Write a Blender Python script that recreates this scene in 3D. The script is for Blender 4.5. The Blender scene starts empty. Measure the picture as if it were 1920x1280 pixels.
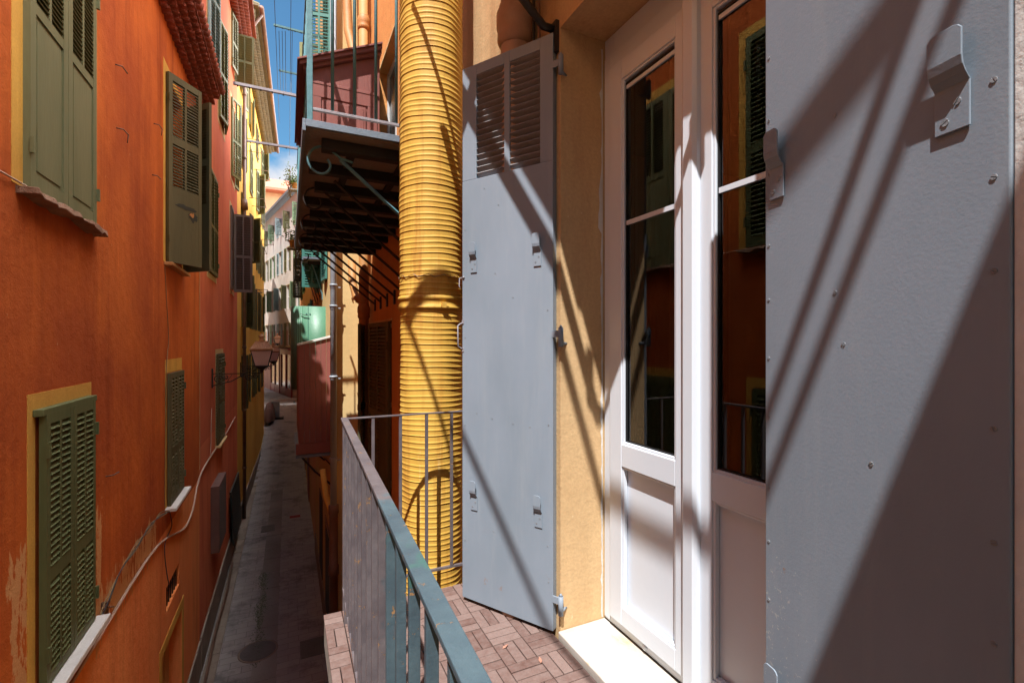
import bpy, bmesh, math, random
from mathutils import Vector, Matrix
random.seed(7)
SC = bpy.context.scene
# ------------------------------------------------------------------ camera, sky, sun, exposure
F = 890.0; TH = math.radians(25.26); EYE = 1.40
cam = bpy.data.cameras.new("camera"); cam_o = bpy.data.objects.new("camera", cam)
SC.collection.objects.link(cam_o); SC.camera = cam_o
cam_o.location = (0, 0, EYE); cam_o.rotation_euler = (math.radians(90), 0, -TH)
cam.sensor_width = 36; cam.lens = F/1920*36; cam.clip_start = 0.02; cam.clip_end = 2000
SUN = Vector((0.72, 1.0, -2.3)).normalized()
world = bpy.data.worlds.new("World"); SC.world = world; world.use_nodes = True
wn = world.node_tree.nodes; wl = world.node_tree.links; wn.clear()
def W_(t): return wn.new(t)
wo = W_('ShaderNodeOutputWorld'); bg = W_('ShaderNodeBackground'); sky = W_('ShaderNodeTexSky')
sky.sky_type = 'NISHITA'; sky.sun_disc = False
sky.sun_elevation = math.asin(-SUN.z); sky.sun_rotation = math.atan2(-SUN.x, -SUN.y)
sky.air_density = 1.2; sky.dust_density = 0.6; sky.ozone_density = 1.6
tc = W_('ShaderNodeTexCoord'); mp = W_('ShaderNodeMapping'); nz = W_('ShaderNodeTexNoise')
mp.inputs['Scale'].default_value = (1.0, 1.0, 1.7); mp.inputs['Location'].default_value = (3.35, 0.4, 0.55)
nz.inputs['Scale'].default_value = 3.2; nz.inputs['Detail'].default_value = 12; nz.inputs['Roughness'].default_value = 0.6
sx = W_('ShaderNodeSeparateXYZ'); el = W_('ShaderNodeMapRange')
el.inputs['From Min'].default_value = 0.27; el.inputs['From Max'].default_value = 0.40
el.inputs['To Min'].default_value = 0.34; el.inputs['To Max'].default_value = -0.16
ad = W_('ShaderNodeMath'); ad.operation = 'ADD'
cr = W_('ShaderNodeMapRange'); cr.inputs['From Min'].default_value = 0.52; cr.inputs['From Max'].default_value = 0.68
mx = W_('ShaderNodeMix'); mx.data_type = 'RGBA'; mx.inputs['B'].default_value = (7.2, 7.4, 7.9, 1)
# unseen bright cloud added to the east (+X) and overhead, lighting the left wall
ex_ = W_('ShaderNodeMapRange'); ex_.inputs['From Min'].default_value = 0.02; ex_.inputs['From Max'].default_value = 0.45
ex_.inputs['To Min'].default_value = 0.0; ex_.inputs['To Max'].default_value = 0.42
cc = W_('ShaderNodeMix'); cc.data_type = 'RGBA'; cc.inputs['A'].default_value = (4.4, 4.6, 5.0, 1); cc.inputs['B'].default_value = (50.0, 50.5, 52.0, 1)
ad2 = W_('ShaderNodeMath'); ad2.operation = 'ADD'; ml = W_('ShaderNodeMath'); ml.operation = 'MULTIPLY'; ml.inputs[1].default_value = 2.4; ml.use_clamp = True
wl.new(tc.outputs['Generated'], mp.inputs['Vector']); wl.new(mp.outputs[0], nz.inputs['Vector'])
wl.new(tc.outputs['Generated'], sx.inputs[0]); wl.new(sx.outputs['Z'], el.inputs['Value'])
wl.new(nz.outputs['Fac'], ad.inputs[0]); wl.new(el.outputs[0], ad.inputs[1]); wl.new(ad.outputs[0], ad2.inputs[0])
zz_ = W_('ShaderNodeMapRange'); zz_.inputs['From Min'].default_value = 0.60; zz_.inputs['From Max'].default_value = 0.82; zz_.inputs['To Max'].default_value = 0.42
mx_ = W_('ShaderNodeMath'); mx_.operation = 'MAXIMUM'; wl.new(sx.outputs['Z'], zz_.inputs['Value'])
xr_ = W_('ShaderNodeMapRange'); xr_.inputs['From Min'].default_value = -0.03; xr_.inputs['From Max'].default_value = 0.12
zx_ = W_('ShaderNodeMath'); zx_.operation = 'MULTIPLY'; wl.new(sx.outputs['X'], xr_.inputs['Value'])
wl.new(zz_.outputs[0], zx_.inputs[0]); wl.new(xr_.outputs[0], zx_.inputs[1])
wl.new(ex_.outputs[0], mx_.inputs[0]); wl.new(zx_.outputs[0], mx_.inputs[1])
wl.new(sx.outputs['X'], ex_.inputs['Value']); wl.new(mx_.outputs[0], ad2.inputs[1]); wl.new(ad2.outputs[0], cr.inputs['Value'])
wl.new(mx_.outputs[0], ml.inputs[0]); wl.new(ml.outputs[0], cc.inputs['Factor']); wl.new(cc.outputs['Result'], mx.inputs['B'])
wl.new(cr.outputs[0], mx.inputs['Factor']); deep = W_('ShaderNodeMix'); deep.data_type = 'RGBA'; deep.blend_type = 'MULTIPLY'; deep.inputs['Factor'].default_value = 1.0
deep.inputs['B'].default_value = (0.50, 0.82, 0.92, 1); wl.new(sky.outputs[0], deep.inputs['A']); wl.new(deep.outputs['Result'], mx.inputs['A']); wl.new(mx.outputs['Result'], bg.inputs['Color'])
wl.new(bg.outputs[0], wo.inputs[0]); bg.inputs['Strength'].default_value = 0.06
sl = bpy.data.lights.new("sun", 'SUN'); sl.energy = 3.2; sl.angle = math.radians(0.5); sl.color = (1.0, 0.97, 0.93)
so = bpy.data.objects.new("sun", sl); SC.collection.objects.link(so)
so.rotation_euler = SUN.to_track_quat('-Z', 'Y').to_euler(); so.location = (-6, -9, 20)
SC.view_settings.view_transform = 'Standard'; SC.view_settings.look = 'None'
SC.view_settings.exposure = 1.62; SC.view_settings.gamma = 1.0
SC.cycles.max_bounces = 10; SC.cycles.diffuse_bounces = 6; SC.cycles.glossy_bounces = 4
SC.cycles.transparent_max_bounces = 12; SC.cycles.caustics_reflective = False; SC.cycles.caustics_refractive = False
SC.cycles.sample_clamp_indirect = 6

# ------------------------------------------------------------------ helpers
def ray(px):
    u = (px-960)/F
    return math.sin(TH)+u*math.cos(TH), math.cos(TH)-u*math.sin(TH)
def onX(px, py, X):                       # a point seen at a pixel, on the real plane X = const
    a, b = ray(px); d = X/a
    return Vector((X, d*b, EYE-(py-640)/F*d))
def onY(px, py, Y):
    a, b = ray(px); d = Y/b
    return Vector((d*a, Y, EYE-(py-640)/F*d))
def frame(loc, ang=None, ex=None, ey=None):
    """matrix: local x along the wall, local y outward, z up"""
    ex = Vector(ex).normalized(); ey = Vector(ey).normalized(); ez = Vector((0, 0, 1))
    M = Matrix((ex, ey, ez)).transposed().to_4x4(); M.translation = Vector(loc); return M
ID = Matrix.Identity(4)
WM = {}
def tag(o, label=None, cat=None, group=None, kind=None):
    if label: o['label'] = label
    if cat: o['category'] = cat
    if group: o['group'] = group
    if kind: o['kind'] = kind
    return o
def thing(name, label, cat, loc=(0, 0, 0), rotz=0, group=None):
    o = bpy.data.objects.new(name, None); SC.collection.objects.link(o)
    o.empty_display_size = 0.1
    o.location = loc; o.rotation_euler = (0, 0, rotz)
    WM[o.name] = Matrix.Translation(Vector(loc)) @ Matrix.Rotation(rotz, 4, 'Z')
    return tag(o, label, cat, group)
class MB:
    def __init__(s, M=ID): s.v = []; s.f = []; s.a = []; s.M = M; s.sm = []
    def add(s, vs, fs, val=None, smooth=False):
        b = len(s.v); val = random.random() if val is None else val
        s.v += [s.M @ Vector(p) for p in vs]
        s.f += [tuple(b+i for i in f) for f in fs]; s.a += [val]*len(fs); s.sm += [smooth]*len(fs)
        return s
    def box(s, x0, x1, y0, y1, z0, z1, val=None, T=None, c=0):
        if c:
            # chamfered in all vertical + horizontal edges through an inset shell
            P = []
            for (X, Y, Z) in ((c, c, 0), ):
                pass
        vs = [(x0,y0,z0),(x1,y0,z0),(x1,y1,z0),(x0,y1,z0),(x0,y0,z1),(x1,y0,z1),(x1,y1,z1),(x0,y1,z1)]
        if T is not None: vs = [T @ Vector(p) for p in vs]
        return s.add(vs, [(0,3,2,1),(4,5,6,7),(0,1,5,4),(1,2,6,5),(2,3,7,6),(3,0,4,7)], val)
    def prism(s, pts, h0, h1, axis='z', val=None):
        """polygon pts (a,b) extruded along axis from h0 to h1"""
        n = len(pts)
        def mk(a, b, h): return {'z': (a, b, h), 'y': (a, h, b), 'x': (h, a, b)}[axis]
        vs = [mk(a, b, h0) for a, b in pts]+[mk(a, b, h1) for a, b in pts]
        fs = [tuple(range(n))[::-1], tuple(range(n, 2*n))]+[(i, (i+1) % n, n+(i+1) % n, n+i) for i in range(n)]
        return s.add(vs, fs, val)
    def tube(s, pts, r, n=8, val=None, cap=True, flat=None):
        pts = [Vector(p) for p in pts]; m = len(pts)
        rr = r if isinstance(r, (list, tuple)) else [r]*m
        t0 = (pts[1]-pts[0]).normalized()
        up = Vector((0, 0, 1)) if abs(t0.z) < 0.9 else Vector((1, 0, 0))
        a = t0.cross(up).normalized(); vs = []; fs = []
        for i, p in enumerate(pts):
            t = ((pts[min(i+1, m-1)]-pts[max(i-1, 0)])).normalized()
            a = (a-t*a.dot(t)).normalized(); b = t.cross(a)
            for k in range(n):
                g = 2*math.pi*k/n
                vs.append(p+(a*math.cos(g)+b*math.sin(g)*(flat or 1))*rr[i])
        for i in range(m-1):
            for k in range(n):
                fs.append((i*n+k, i*n+(k+1) % n, (i+1)*n+(k+1) % n, (i+1)*n+k))
        if cap: fs += [tuple(range(n))[::-1], tuple(range((m-1)*n, m*n))]
        return s.add(vs, fs, val, n > 5)
    def lathe(s, prof, c, n=32, val=None, twist=0):
        vs = []; fs = []; m = len(prof)
        for (r, z) in prof:
            for k in range(n):
                g = 2*math.pi*k/n
                vs.append((c[0]+r*math.cos(g), c[1]+r*math.sin(g), c[2]+z+twist*g))
        for i in range(m-1):
            for k in range(n): fs.append((i*n+k, i*n+(k+1) % n, (i+1)*n+(k+1) % n, (i+1)*n+k))
        fs += [tuple(range(n))[::-1], tuple(range((m-1)*n, m*n))]
        return s.add(vs, fs, val, True)
    def quad(s, a, b, c, d, val=None): return s.add([a, b, c, d], [(0, 1, 2, 3)], val)
    def build(s, name, mat, parent=None, bevel=0, label=None, closed=True):
        Mi = WM[parent.name].inverted() if parent else ID
        me = bpy.data.meshes.new(name); me.from_pydata([Mi @ v for v in s.v], [], s.f)
        at = me.attributes.new('v', 'FLOAT', 'FACE')
        at.data.foreach_set('value', s.a)
        me.polygons.foreach_set('use_smooth', s.sm)
        bm = bmesh.new(); bm.from_mesh(me)
        if closed: bmesh.ops.recalc_face_normals(bm, faces=bm.faces)
        bm.to_mesh(me); bm.free()
        me.materials.append(mat); me.update()
        o = bpy.data.objects.new(name, me); SC.collection.objects.link(o)
        if parent: o.parent = parent; WM[o.name] = WM[parent.name]
        else: WM[o.name] = ID
        if bevel:
            md = o.modifiers.new('bevel', 'BEVEL'); md.width = bevel; md.segments = 2; md.limit_method = 'ANGLE'
            md.angle_limit = math.radians(40); md.harden_normals = False
        if label: o['label'] = label
        return o
def copy_thing(root, loc=None, rotz=None):
    r = root.copy(); SC.collection.objects.link(r)
    if loc is not None: r.location = loc
    if rotz is not None: r.rotation_euler = (0, 0, rotz)
    for ch in root.children:
        c = ch.copy(); SC.collection.objects.link(c); c.parent = r
        for g in ch.children:
            d = g.copy(); SC.collection.objects.link(d); d.parent = c
    return r

# ------------------------------------------------------------------ materials
class NT:
    def __init__(s, name):
        s.m = bpy.data.materials.new(name); s.m.use_nodes = True; s.t = s.m.node_tree; s.n = s.t.nodes; s.l = s.t.links
        s.p = s.n['Principled BSDF']; s.geo = s.n.new('ShaderNodeNewGeometry')
    def noise(s, scale, detail=4, rough=0.55, map=None, loc=(0, 0, 0), dist=0):
        n = s.n.new('ShaderNodeTexNoise'); n.inputs['Scale'].default_value = scale; n.inputs['Detail'].default_value = detail
        n.inputs['Roughness'].default_value = rough; n.inputs['Distortion'].default_value = dist
        mp = s.n.new('ShaderNodeMapping'); mp.inputs['Scale'].default_value = map or (1, 1, 1); mp.inputs['Location'].default_value = loc
        s.l.new(s.geo.outputs['Position'], mp.inputs[0]); s.l.new(mp.outputs[0], n.inputs['Vector']); return n.outputs['Fac']
    def ramp(s, x, a, b, lo=0.0, hi=1.0):
        r = s.n.new('ShaderNodeMapRange'); r.inputs['From Min'].default_value = a; r.inputs['From Max'].default_value = b
        r.inputs['To Min'].default_value = lo; r.inputs['To Max'].default_value = hi; s.l.new(x, r.inputs['Value']); return r.outputs[0]
    def math(s, op, a, b=None):
        m = s.n.new('ShaderNodeMath'); m.operation = op
        for i, x in enumerate((a, b)):
            if x is None: continue
            if isinstance(x, (int, float)): m.inputs[i].default_value = x
            else: s.l.new(x, m.inputs[i])
        return m.outputs[0]
    def mix(s, f, a, b, mode='MIX'):
        m = s.n.new('ShaderNodeMix'); m.data_type = 'RGBA'; m.blend_type = mode
        for k, x in (('Factor', f), ('A', a), ('B', b)):
            if isinstance(x, (int, float)): m.inputs[k].default_value = x
            elif isinstance(x, tuple): m.inputs[k].default_value = x if len(x) == 4 else (*x, 1)
            else: s.l.new(x, m.inputs[k])
        return m.outputs['Result']
    def sep(s):
        x = s.n.new('ShaderNodeSeparateXYZ'); s.l.new(s.geo.outputs['Position'], x.inputs[0]); return x.outputs
    def attr(s):
        a = s.n.new('ShaderNodeAttribute'); a.attribute_name = 'v'; return a.outputs['Fac']
    def bump(s, h, dist, strength=1.0):
        b = s.n.new('ShaderNodeBump'); b.inputs['Distance'].default_value = dist; b.inputs['Strength'].default_value = strength
        s.l.new(h, b.inputs['Height']); s.l.new(b.outputs[0], s.p.inputs['Normal'])
    def out(s, col, rough=0.7, spec=0.5, metal=0):
        if isinstance(col, tuple): s.p.inputs['Base Color'].default_value = (*col[:3], 1)
        else: s.l.new(col, s.p.inputs['Base Color'])
        if isinstance(rough, (int, float)): s.p.inputs['Roughness'].default_value = rough
        else: s.l.new(rough, s.p.inputs['Roughness'])
        s.p.inputs['Specular IOR Level'].default_value = spec; s.p.inputs['Metallic'].default_value = metal; return s.m
def mulc(c, k): return tuple(min(1, x*k) for x in c)
def plaster(name, c1, c2=None, streak=0.5, chips=None, chipamt=0.0, low=None, low2=None, zs=None, bump=0.0025, grime=(0.5, 0.42, 0.36), peel=()):
    """painted lime plaster: cloudy pigment, long rain streaks, flaked spots; optional second paint or shade colour below height zs"""
    t = NT(name); c2 = c2 or mulc(c1, 0.7)
    big = t.ramp(t.noise(0.55, 5, 0.6), 0.36, 0.64)
    col = t.mix(big, c1, c2)
    if zs is not None:
        w = t.noise(1.3, 3, 0.6, (0.6, 0.6, 0.2))
        z = t.math('ADD', t.sep()[2], t.math('MULTIPLY', w, 0.10))
        m = t.ramp(z, zs+0.045, zs+0.06)
        lowc = t.mix(t.ramp(t.noise(0.8, 4, 0.6, (1, 1, 0.5)), 0.38, 0.62), low, low2 or mulc(low, .8))
        col = t.mix(m, lowc, col)
    st = t.ramp(t.noise(5.0, 6, 0.65, (1, 1, 0.07)), 0.48, 0.72)
    st = t.math('MULTIPLY', st, t.ramp(t.noise(0.9, 3, 0.5, (1, 1, .6), (4, 1, 2)), 0.35, 0.65))
    col = t.mix(t.math('MULTIPLY', st, streak), col, t.mix(1.0, col, grime, 'MULTIPLY'))
    ls = t.ramp(t.noise(7.0, 5, 0.6, (1, 1, 0.05), (9, 3, 1)), 0.60, 0.78)
    col = t.mix(t.math('MULTIPLY', ls, streak*0.45), col, mulc(tuple(c1), 1.6))
    if chips:
        sp = t.math('GREATER_THAN', t.noise(38, 5, 0.6, (1, 1, 0.45), (6, 6, 6)), 0.715)
        col = t.mix(t.math('MULTIPLY', sp, .7), col, chips)
        dk = t.ramp(t.noise(3.2, 6, 0.7, (1, 1, 0.12), (8, 2, 4)), 0.52, 0.72, 0, .55)
        col = t.mix(dk, col, t.mix(1.0, col, (0.55, 0.40, 0.35), 'MULTIPLY'))
        ch = t.math('GREATER_THAN', t.noise(16, 9, 0.72, (1, 1, 0.35)), 0.715-chipamt)
        ar = t.ramp(t.noise(1.1, 4, 0.6, (1, 1, 0.8), (2, 7, 3)), 0.46, 0.62)
        col = t.mix(t.math('MULTIPLY', ch, ar), col, chips)
    for (ya, yb, za, zb_, th) in peel:
        pn = t.noise(11, 9, 0.74, (1, 1, 0.28), (ya, 1, 4))
        w2 = t.math('MULTIPLY', t.noise(2.2, 4, .6, (1, 1, .5), (1, ya, 2)), 0.35)
        yy = t.math('ADD', t.sep()[1], w2); zz = t.math('ADD', t.sep()[2], w2)
        m1 = t.math('MULTIPLY', t.ramp(yy, ya, ya+.12), t.ramp(yy, yb, yb-.12))
        m2 = t.math('MULTIPLY', t.ramp(zz, za, za+.25), t.ramp(zz, zb_, zb_-.35))
        f = t.math('GREATER_THAN', t.math('ADD', pn, t.math('MULTIPLY', t.math('MULTIPLY', m1, m2), .22)), th)
        f = t.math('MULTIPLY', f, t.math('GREATER_THAN', t.math('MULTIPLY', m1, m2), 0.02))
        col = t.mix(f, col, t.mix(pn, (0.74, 0.42, 0.19), (0.66, 0.30, 0.10)))
    fine = t.noise(70, 5, 0.6); mid = t.noise(9, 4, 0.55)
    col = t.mix(t.ramp(fine, 0.3, 0.7, 0, 0.16), col, (0.02, 0.01, 0.01))
    t.bump(t.math('ADD', t.math('MULTIPLY', fine, 0.35), mid), bump*4)
    return t.out(col, 0.9, 0.15)
def paint(name, c, c2=None, rough=0.5, wear=None, wearamt=0.0, bump=0.0006, grain=False, spec=0.4, fine=0.22):
    t = NT(name)
    sc = (1, 1, 0.15) if grain else (1, 1, 1)
    col = t.mix(t.ramp(t.noise(3.5, 5, 0.6, sc), 0.3, 0.7), c, c2 or mulc(c, 0.75))
    col = t.mix(t.ramp(t.noise(45, 4, 0.6, sc), 0.3, 0.7, 0, fine), col, mulc(c, 0.45))
    if wear:
        w = t.math('GREATER_THAN', t.noise(13, 9, 0.72, (1, 1, 0.6), (5, 5, 5)), 0.70-wearamt)
        col = t.mix(w, col, wear)
    t.bump(t.math('ADD', t.noise(60, 4, 0.6, sc), t.math('MULTIPLY', t.noise(12, 3, 0.5, sc), 1.5)), bump*3)
    return t.out(col, rough, spec)

M = {}
M['orange'] = plaster('orange_plaster', (0.68, 0.165, 0.028), (0.43, 0.088, 0.02), 0.7, (0.80, 0.52, 0.28), 0.04,
                      low=(0.95, 0.36, 0.12), low2=(0.92, 0.29, 0.09), zs=-1.16,
                      peel=((3.95, 4.32, -1.3, .55, .68), (5.2, 5.65, -1.3, .35, .68), (5.0, 7.6, -1.2, -.45, .66)))
M['red'] = plaster('red_plaster', (0.76, 0.20, 0.09), (0.62, 0.135, 0.065), 0.4, (0.75, 0.45, 0.28), -0.02,
                   low=(0.86, 0.26, 0.12), low2=(0.76, 0.19, 0.09), zs=-0.6)
M['pink'] = plaster('pink_plaster', (0.68, 0.16, 0.13), (0.6, 0.13, 0.1), 0.3)
M['yellow'] = plaster('deep_yellow_plaster', (0.90, 0.57, 0.12), (0.82, 0.46, 0.09), 0.6, bump=0.002)
M['ochre'] = plaster('ochre_plaster', (0.66, 0.46, 0.25), (0.56, 0.37, 0.19), 0.3, (0.75, 0.6, 0.4), -0.01, bump=0.0011)
M['ochre_deep'] = plaster('deep_ochre_plaster', (0.68, 0.33, 0.11), (0.58, 0.26, 0.09), 0.3)
M['pale_yellow'] = plaster('pale_yellow_plaster', (0.66, 0.49, 0.24), (0.60, 0.42, 0.19), 0.12, bump=0.0008)
M['white_wall'] = plaster('white_plaster', (0.55, 0.51, 0.46), (0.46, 0.40, 0.35), 0.5, low=(0.45, 0.27, 0.2), low2=(0.38, 0.2, 0.15), zs=2.3)  # browner low colour stands for shade on the lower storeys
M['peach'] = plaster('peach_plaster', (0.70, 0.45, 0.25), (0.6, 0.36, 0.2), 0.3)
M['surround'] = plaster('yellow_window_band', (0.78, 0.45, 0.09), (0.64, 0.34, 0.07), 0.7, bump=0.0015)
M['cream'] = plaster('cream_window_band', (0.70, 0.50, 0.25), (0.6, 0.4, 0.2), 0.5, bump=0.0015)
M['stone'] = plaster('stone_plinth', (0.36, 0.29, 0.23), (0.24, 0.19, 0.16), 0.6)
M['concrete'] = plaster('concrete', (0.30, 0.27, 0.24), (0.21, 0.185, 0.16), 0.5)
M['old_sill'] = plaster('weathered_stone_sill', (0.40, 0.24, 0.16), (0.26, 0.15, 0.1), 0.7, (0.6, 0.5, 0.4), 0.03, bump=0.006)
M['green_sh'] = paint('sage_green_paint', (0.185, 0.18, 0.085), (0.125, 0.135, 0.06), 0.6, (0.30, 0.29, 0.17), 0.0, grain=True)
M['green_sh2'] = paint('leaf_green_paint', (0.115, 0.13, 0.05), (0.08, 0.10, 0.038), 0.6, (0.3, 0.3, 0.16), -0.02, grain=True)
M['olive_sh'] = paint('olive_brown_paint', (0.12, 0.105, 0.048), (0.08, 0.075, 0.035), 0.65, (0.28, 0.2, 0.1), 0.0, grain=True)
M['dark_sh'] = paint('dark_green_paint', (0.03, 0.035, 0.03), (0.02, 0.025, 0.02), 0.6)
M['grey_sh'] = paint('weathered_grey_paint', (0.20, 0.165, 0.155), (0.15, 0.125, 0.12), 0.7, grain=True)
M['pale_green'] = paint('pale_green_paint', (0.24, 0.26, 0.10), (0.18, 0.2, 0.08), 0.6, grain=True)
M['teal_sh'] = paint('teal_paint', (0.06, 0.22, 0.19), (0.045, 0.17, 0.15), 0.5, grain=True)
M['blue_sh'] = paint('blue_grey_paint', (0.3, 0.4, 0.42), (0.22, 0.32, 0.34), 0.6)
M['far_green'] = paint('far_green_paint', (0.16, 0.24, 0.14), (0.12, 0.19, 0.11), 0.6)
M['marble'] = plaster('white_marble', (0.74, 0.70, 0.66), (0.66, 0.62, 0.58), 0.25, bump=0.0004)
M['iron'] = paint('black_iron', (0.02, 0.018, 0.016), (0.035, 0.025, 0.02), 0.5)
M['dark_wood'] = paint('dark_beam', (0.022, 0.018, 0.015), (0.014, 0.012, 0.011), 0.7)
M['dark'] = paint('dark_opening', (0.012, 0.011, 0.01), None, 0.6)
M['terracotta'] = paint('terracotta_pipe', (0.46, 0.22, 0.07), (0.38, 0.17, 0.05), 0.6)
M['tan_pipe'] = paint('tan_clay_pipe', (0.42, 0.25, 0.16), (0.34, 0.2, 0.13), 0.65)
M['grey_pipe'] = paint('grey_zinc', (0.36, 0.40, 0.44), (0.30, 0.34, 0.38), 0.35, (0.2, 0.12, 0.08), -0.05)
M['rust_pipe'] = paint('brown_pipe', (0.20, 0.11, 0.07), (0.13, 0.07, 0.05), 0.5)
M['redbrown'] = paint('red_brown_wood', (0.26, 0.085, 0.07), (0.21, 0.068, 0.055), 0.5, (0.5, 0.25, 0.2), -0.05, grain=True)
M['mint'] = paint('mint_sheet', (0.08, 0.21, 0.13), (0.07, 0.185, 0.115), 0.45, (0.1, 0.2, 0.12), -0.07)
M['white_trim'] = paint('white_trim', (0.75, 0.74, 0.72), None, 0.5)
M['cable'] = paint('pale_cable', (0.58, 0.42, 0.33), (0.45, 0.3, 0.22), 0.6)
M['wire'] = paint('brown_wire', (0.28, 0.19, 0.09), None, 0.6)
M['thin_wire'] = paint('thin_dark_wire', (0.05, 0.06, 0.07), None, 0.5)
M['teal_iron'] = paint('teal_iron', (0.10, 0.24, 0.27), (0.07, 0.17, 0.2), 0.45, (0.30, 0.24, 0.18), 0.0)
M['pale_iron'] = paint('galvanised_iron', (0.36, 0.35, 0.38), (0.22, 0.2, 0.22), 0.4, (0.18, 0.09, 0.06), 0.02)
M['blue_edge'] = paint('blue_grey_slab_edge', (0.17, 0.21, 0.26), (0.12, 0.15, 0.19), 0.5)
M['tile_red'] = paint('clay_roof_tile', (0.30, 0.065, 0.03), (0.16, 0.035, 0.02), 0.8, bump=0.003)
M['tile_olive'] = paint('mossy_roof_tile', (0.16, 0.13, 0.07), (0.1, 0.08, 0.045), 0.8, bump=0.003)
M['roof_far'] = paint('far_roof_tile', (0.5, 0.17, 0.1), (0.4, 0.13, 0.08), 0.8)
M['slate'] = paint('grey_roof', (0.13, 0.14, 0.14), None, 0.7)
M['shop_red'] = paint('dark_red_shopfront', (0.26, 0.03, 0.03), (0.19, 0.02, 0.02), 0.4)
M['glass_far'] = paint('far_window_glass', (0.03, 0.04, 0.045), None, 0.08, spec=0.8)
M['lamp_gold'] = paint('bronze_lantern_roof', (0.62, 0.38, 0.18), (0.45, 0.22, 0.14), 0.4)
M['lamp_glass'] = paint('milky_lantern_glass', (0.66, 0.52, 0.48), (0.58, 0.45, 0.42), 0.15)
M['pvc'] = paint('white_pvc', (0.61, 0.66, 0.73), (0.60, 0.65, 0.72), 0.28, bump=0.00003, spec=0.5, fine=0.03)
M['pvc'].node_tree.nodes['Principled BSDF'].inputs['Roughness'].default_value = 0.3
M['leafg'] = paint('green_leaf', (0.10, 0.17, 0.045), (0.07, 0.12, 0.03), 0.6)
M['dry_leaf'] = paint('dry_leaf', (0.42, 0.2, 0.14), None, 0.7)
M['bark'] = paint('bark', (0.12, 0.08, 0.05), None, 0.8)
M['steel'] = paint('bright_screw', (0.5, 0.46, 0.4), (0.3, 0.24, 0.2), 0.35)
M['board_brown'] = paint('brown_board', (0.2, 0.11, 0.09), (0.15, 0.08, 0.07), 0.6)
M['red_plate'] = paint('red_cover', (0.35, 0.03, 0.03), (0.2, 0.03, 0.03), 0.6)
M['cast_iron'] = paint('cast_iron_cover', (0.17, 0.155, 0.15), (0.12, 0.11, 0.105), 0.5, bump=0.002)
M['gasket'] = paint('black_gasket', (0.02, 0.02, 0.022), None, 0.4)
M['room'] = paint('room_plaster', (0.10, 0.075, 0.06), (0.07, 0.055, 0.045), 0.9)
M['curtain'] = paint('curtain_cloth', (0.2, 0.17, 0.13), (0.12, 0.1, 0.08), 0.9)

def grey_shutter_mat():
    t = NT('grey_blue_shutter_paint')
    c = (0.225, 0.268, 0.325)
    col = t.mix(t.ramp(t.noise(2.2, 5, 0.6, (1, 1, 0.5)), 0.35, 0.65), c, (0.19, 0.232, 0.28))
    col = t.mix(t.ramp(t.noise(14, 6, 0.7, (1, 1, 0.12)), 0.5, 0.8, 0, 0.35), col, (0.30, 0.33, 0.355))
    sc = t.math('GREATER_THAN', t.noise(30, 8, 0.75, (1, 1, 0.7), (3, 2, 1)), 0.735)
    col = t.mix(sc, col, (0.42, 0.43, 0.43))
    z = t.sep()[2]
    ru = t.ramp(t.noise(11, 8, 0.75, (1, 1, 0.8), (7, 2, 5)), 0.62, 0.70)
    ru = t.math('MULTIPLY', ru, t.ramp(z, 0.06, 0.32, 1.0, 0.06))
    col = t.mix(ru, col, (0.24, 0.11, 0.05))
    yy = t.sep()[1]; xx = t.sep()[0]
    zone = t.math('MULTIPLY', t.ramp(yy, .60, .76), t.ramp(z, 1.05, .80)); zone = t.math('MULTIPLY', zone, t.ramp(yy, .95, .85))
    pit = t.math('GREATER_THAN', t.math('ADD', t.noise(85, 6, .7), t.math('MULTIPLY', zone, .115)), .70)
    col = t.mix(t.math('MULTIPLY', pit, t.ramp(zone, 0, .2)), col, (0.34, 0.36, 0.37))
    ru2 = t.math('GREATER_THAN', t.math('ADD', t.noise(38, 7, .7, (1, 1, .7), (3, 3, 8)), t.math('MULTIPLY', zone, .07)), .735)
    col = t.mix(ru2, col, (0.26, 0.15, 0.09))
    rs = t.ramp(t.noise(6, 5, 0.6, (1, 1, 0.08), (1, 8, 3)), 0.62, 0.85, 0, 0.45)
    col = t.mix(t.math('MULTIPLY', rs, t.ramp(z, 0.2, 1.6, 1, 0.25)), col, (0.42, 0.33, 0.22))
    f = t.noise(150, 3, 0.6); m = t.noise(28, 4, 0.6)
    t.bump(t.math('ADD', t.math('MULTIPLY', f, 0.5), t.math('ADD', t.math('MULTIPLY', m, .22), t.math('MULTIPLY', sc, -0.35))), 0.0006)
    return t.out(col, 0.5, 0.3)
M['shutter'] = grey_shutter_mat()
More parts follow.
